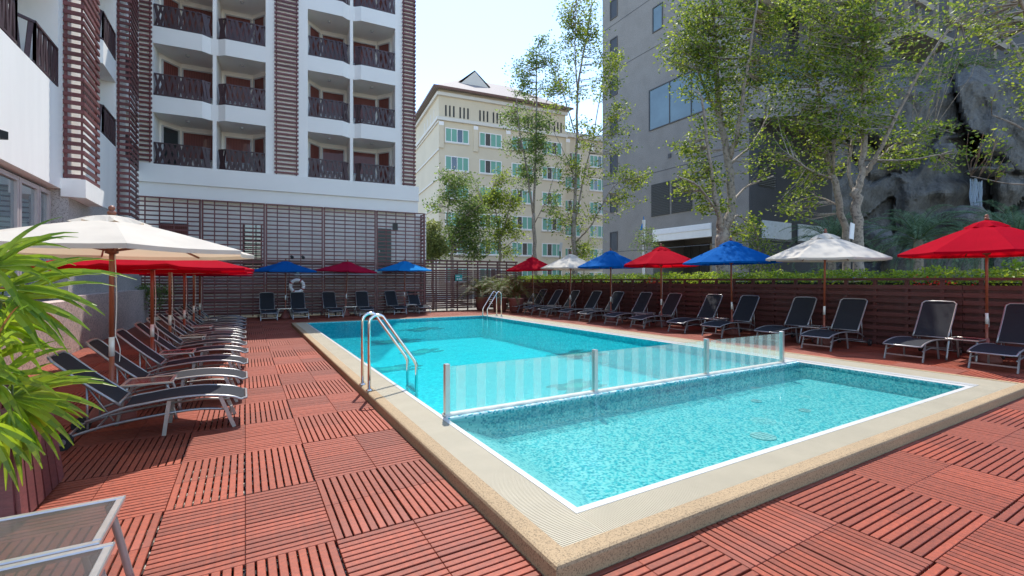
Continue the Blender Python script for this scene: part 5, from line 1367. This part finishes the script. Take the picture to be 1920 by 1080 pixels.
def boulder(px, py, d, r, par, s):
    m = MB(); bm = bmesh.new(); bmesh.ops.create_icosphere(bm, subdivisions=3, radius=1)
    for v in bm.verts: v.co *= 1 + .35 * noise.fractal(v.co * 1.3 + Vector((s, 0, 0)), 1, 2, 3)
    c = px3(px, py, d) - RB; me = bpy.data.meshes.new('boulder'); 
    for v in bm.verts: v.co = Vector((v.co.x * r[0], v.co.y * r[1], v.co.z * r[2])) + c
    bm.to_mesh(me); bm.free(); me.polygons.foreach_set('use_smooth', [True] * len(me.polygons)); link('boulder', me, M['rock'], par)
boulder(1868, 270, 21.3, (.4, .5, .55), rk, 1); boulder(1772, 284, 21.6, (.45, .4, .4), rk, 2); boulder(1884, 316, 21.4, (.32, .3, .26), rk, 3); boulder(1845, 322, 21.7, (1.2, .6, .18), rk, 4); boulder(1810, 410, 21.3, (1.0, .8, .6), rk, 5); boulder(1630, 460, 20.5, (.9, .8, .8), rk, 6); boulder(1700, 500, 20.5, (1.2, .8, .7), rk, 7)
# planted top of the rock
tree('dark shrubs and hanging creepers growing on top of the rock wall', 24, 1780, [[(1780, 180, .05, 0), (1790, 140, .03, 0), (1800, 120, .02, 0)]],
    [(1700, 150, 50, 22, 40), (1790, 130, 60, 18, 60), (1860, 125, 50, 16, 40), (1660, 170, 30, 16, 18), (1900, 150, 40, 20, 30), (1560, 125, 40, 20, 20)], 'leaf_dark', .12, 71, 14, .22, bz=0, cat='shrub', name='rock_planting')

# ------------------------------------------------------------------ cream building
cb = thing('cream_building', 'cream hotel block with hipped tile roof and green curtained windows', 'building', (18.2, 47.3, 0), -R(6.8))
CW, CH = 15.8, 22.4
w = MB(); w.box(0, 0, -.2, CW, 14, CH); obj('wall', w, M['cream_wall'], cb)
w = MB(); w.box(CW, 2.2, -.2, CW + 26, 14, 20.3); wg = obj('side_wing_wall', w, M['cream_wall'], cb)
def cwin(u, z, w_=2.62, h=1.55, y=0, dark=1):
    f = win(cb, (u, y - .001), (u + w_, y - .001), z, z + h, (0, -1), 'curtain_green', 'ring_white', fw=.09, mull=(.25, .5, .75))
    m = MB(); k_ = dark * w_ / 4; m.box(u + k_ + .05, y - .022, z + .09, u + k_ + w_ / 4 - .05, y - .0135, z + h - .09); obj('open_sash', m, M['glass_dark'], f)
    m = MB(); m.box(u - .1, y - .12, z - .14, u + w_ + .1, y - .002, z - .001); obj('sill', m, M['cream_trim'], f)
for r_ in range(6):
    z = 16.75 - 3.07 * r_
    for c in range(4): cwin(.75 + c * 3.95, z, dark=(1 if (r_ + c) % 3 else 2))
    for c in range(5): cwin(CW + 1.0 + c * 3.9, z - .3, 2.4, y=2.2, dark=(2 if (r_ + c) % 2 else 1))
    m = MB(); m.box(-.12, -.10, z + 2.0, .001, 14, z + 2.2); m.box(-.12, -.10, z + 2.0, CW, -.001, z + 2.2) if False else None; obj('string_course', m, M['cream_trim'], cb)
for zz in (19.0, 21.7):
    m = MB(); m.box(-.25, -.25, zz, CW + .2, -.002, zz + .35); m.box(-.25, -.001, zz, -.002, 14, zz + .35); obj('cornice', m, M['cream_trim'], cb)
for c in range(5):
    m = MB(); u = -.02 + c * 3.95; m.box(u, -.16, 16.0, u + .55, -.002, 18.9); obj('pilaster', m, M['cream_wall'], cb)
    m = MB(); m.box(u, -.18, 18.45, u + .55, -.162, 18.85) ; obj('pilaster_cap', m, M['ring_white'], cb)
for c in range(4):
    for k_ in range(6):
        u = .7 + c * 3.95 + k_ * .45 + (.28 if k_ > 2 else 0); m = MB(); m.box(u, -.03, 19.55, u + .17, -.001, 20.75); obj('vent_slot', m, M['black'], cb)
for k_ in range(4):
    m = MB(); m.box(-.03, 2 + k_ * 1.6, 19.5, -.001, 2.25 + k_ * 1.6, 20.8); obj('vent_slot', m, M['cream_trim'], cb)
# hipped roof
m = MB(); e0, z0, zr = .7, 22.42, 27.0; a = [(-e0, -e0, z0), (CW + e0, -e0, z0), (CW + e0, 14 + e0, z0), (-e0, 14 + e0, z0), (5, 6.5, zr), (CW - 5, 6.5, zr)]
m.add(a, [(0, 1, 5, 4), (1, 2, 5), (2, 3, 4, 5), (3, 0, 4), (3, 2, 1, 0)]); rf_ = obj('roof', m, M['rooftile'], cb)
m = MB(); m.add([(3.2, 3.2, 25.0), (7.2, 3.2, 25.0), (5.2, 3.2, 26.7), (5.2, 7.5, 26.7), (3.2, 7.5, 25.0), (7.2, 7.5, 25.0)], [(0, 2, 3, 4), (1, 5, 3, 2)]); obj('gable_roof', m, M['rooftile'], rf_)
m = MB(); m.add([(3.3, 3.12, 24.7), (7.1, 3.12, 24.7), (5.2, 3.12, 26.5)], [(0, 1, 2)]); obj('gable_face', m, M['cream_trim'], rf_)
m = MB(); m.box(-e0 - .02, -e0 - .05, 22.28, CW + e0, -e0 - .002, 22.52); m.box(-e0 - .05, -e0, 22.28, -e0 - .002, 15, 22.52); obj('gutter', m, plain('brown_gutter', (.16, .08, .06), .6), rf_)
m = MB(); m.box(CW + .01, 1.9, 19.9, CW + 26, 2.199, 20.5); obj('parapet', m, M['cream_trim'], cb)
for c in range(10):
    m = MB(); u = CW + 1 + c * 2; m.box(u, 2.17, 18.6, u + .5, 2.199, 19.6); obj('vent_slot', m, M['ring_white'], cb)
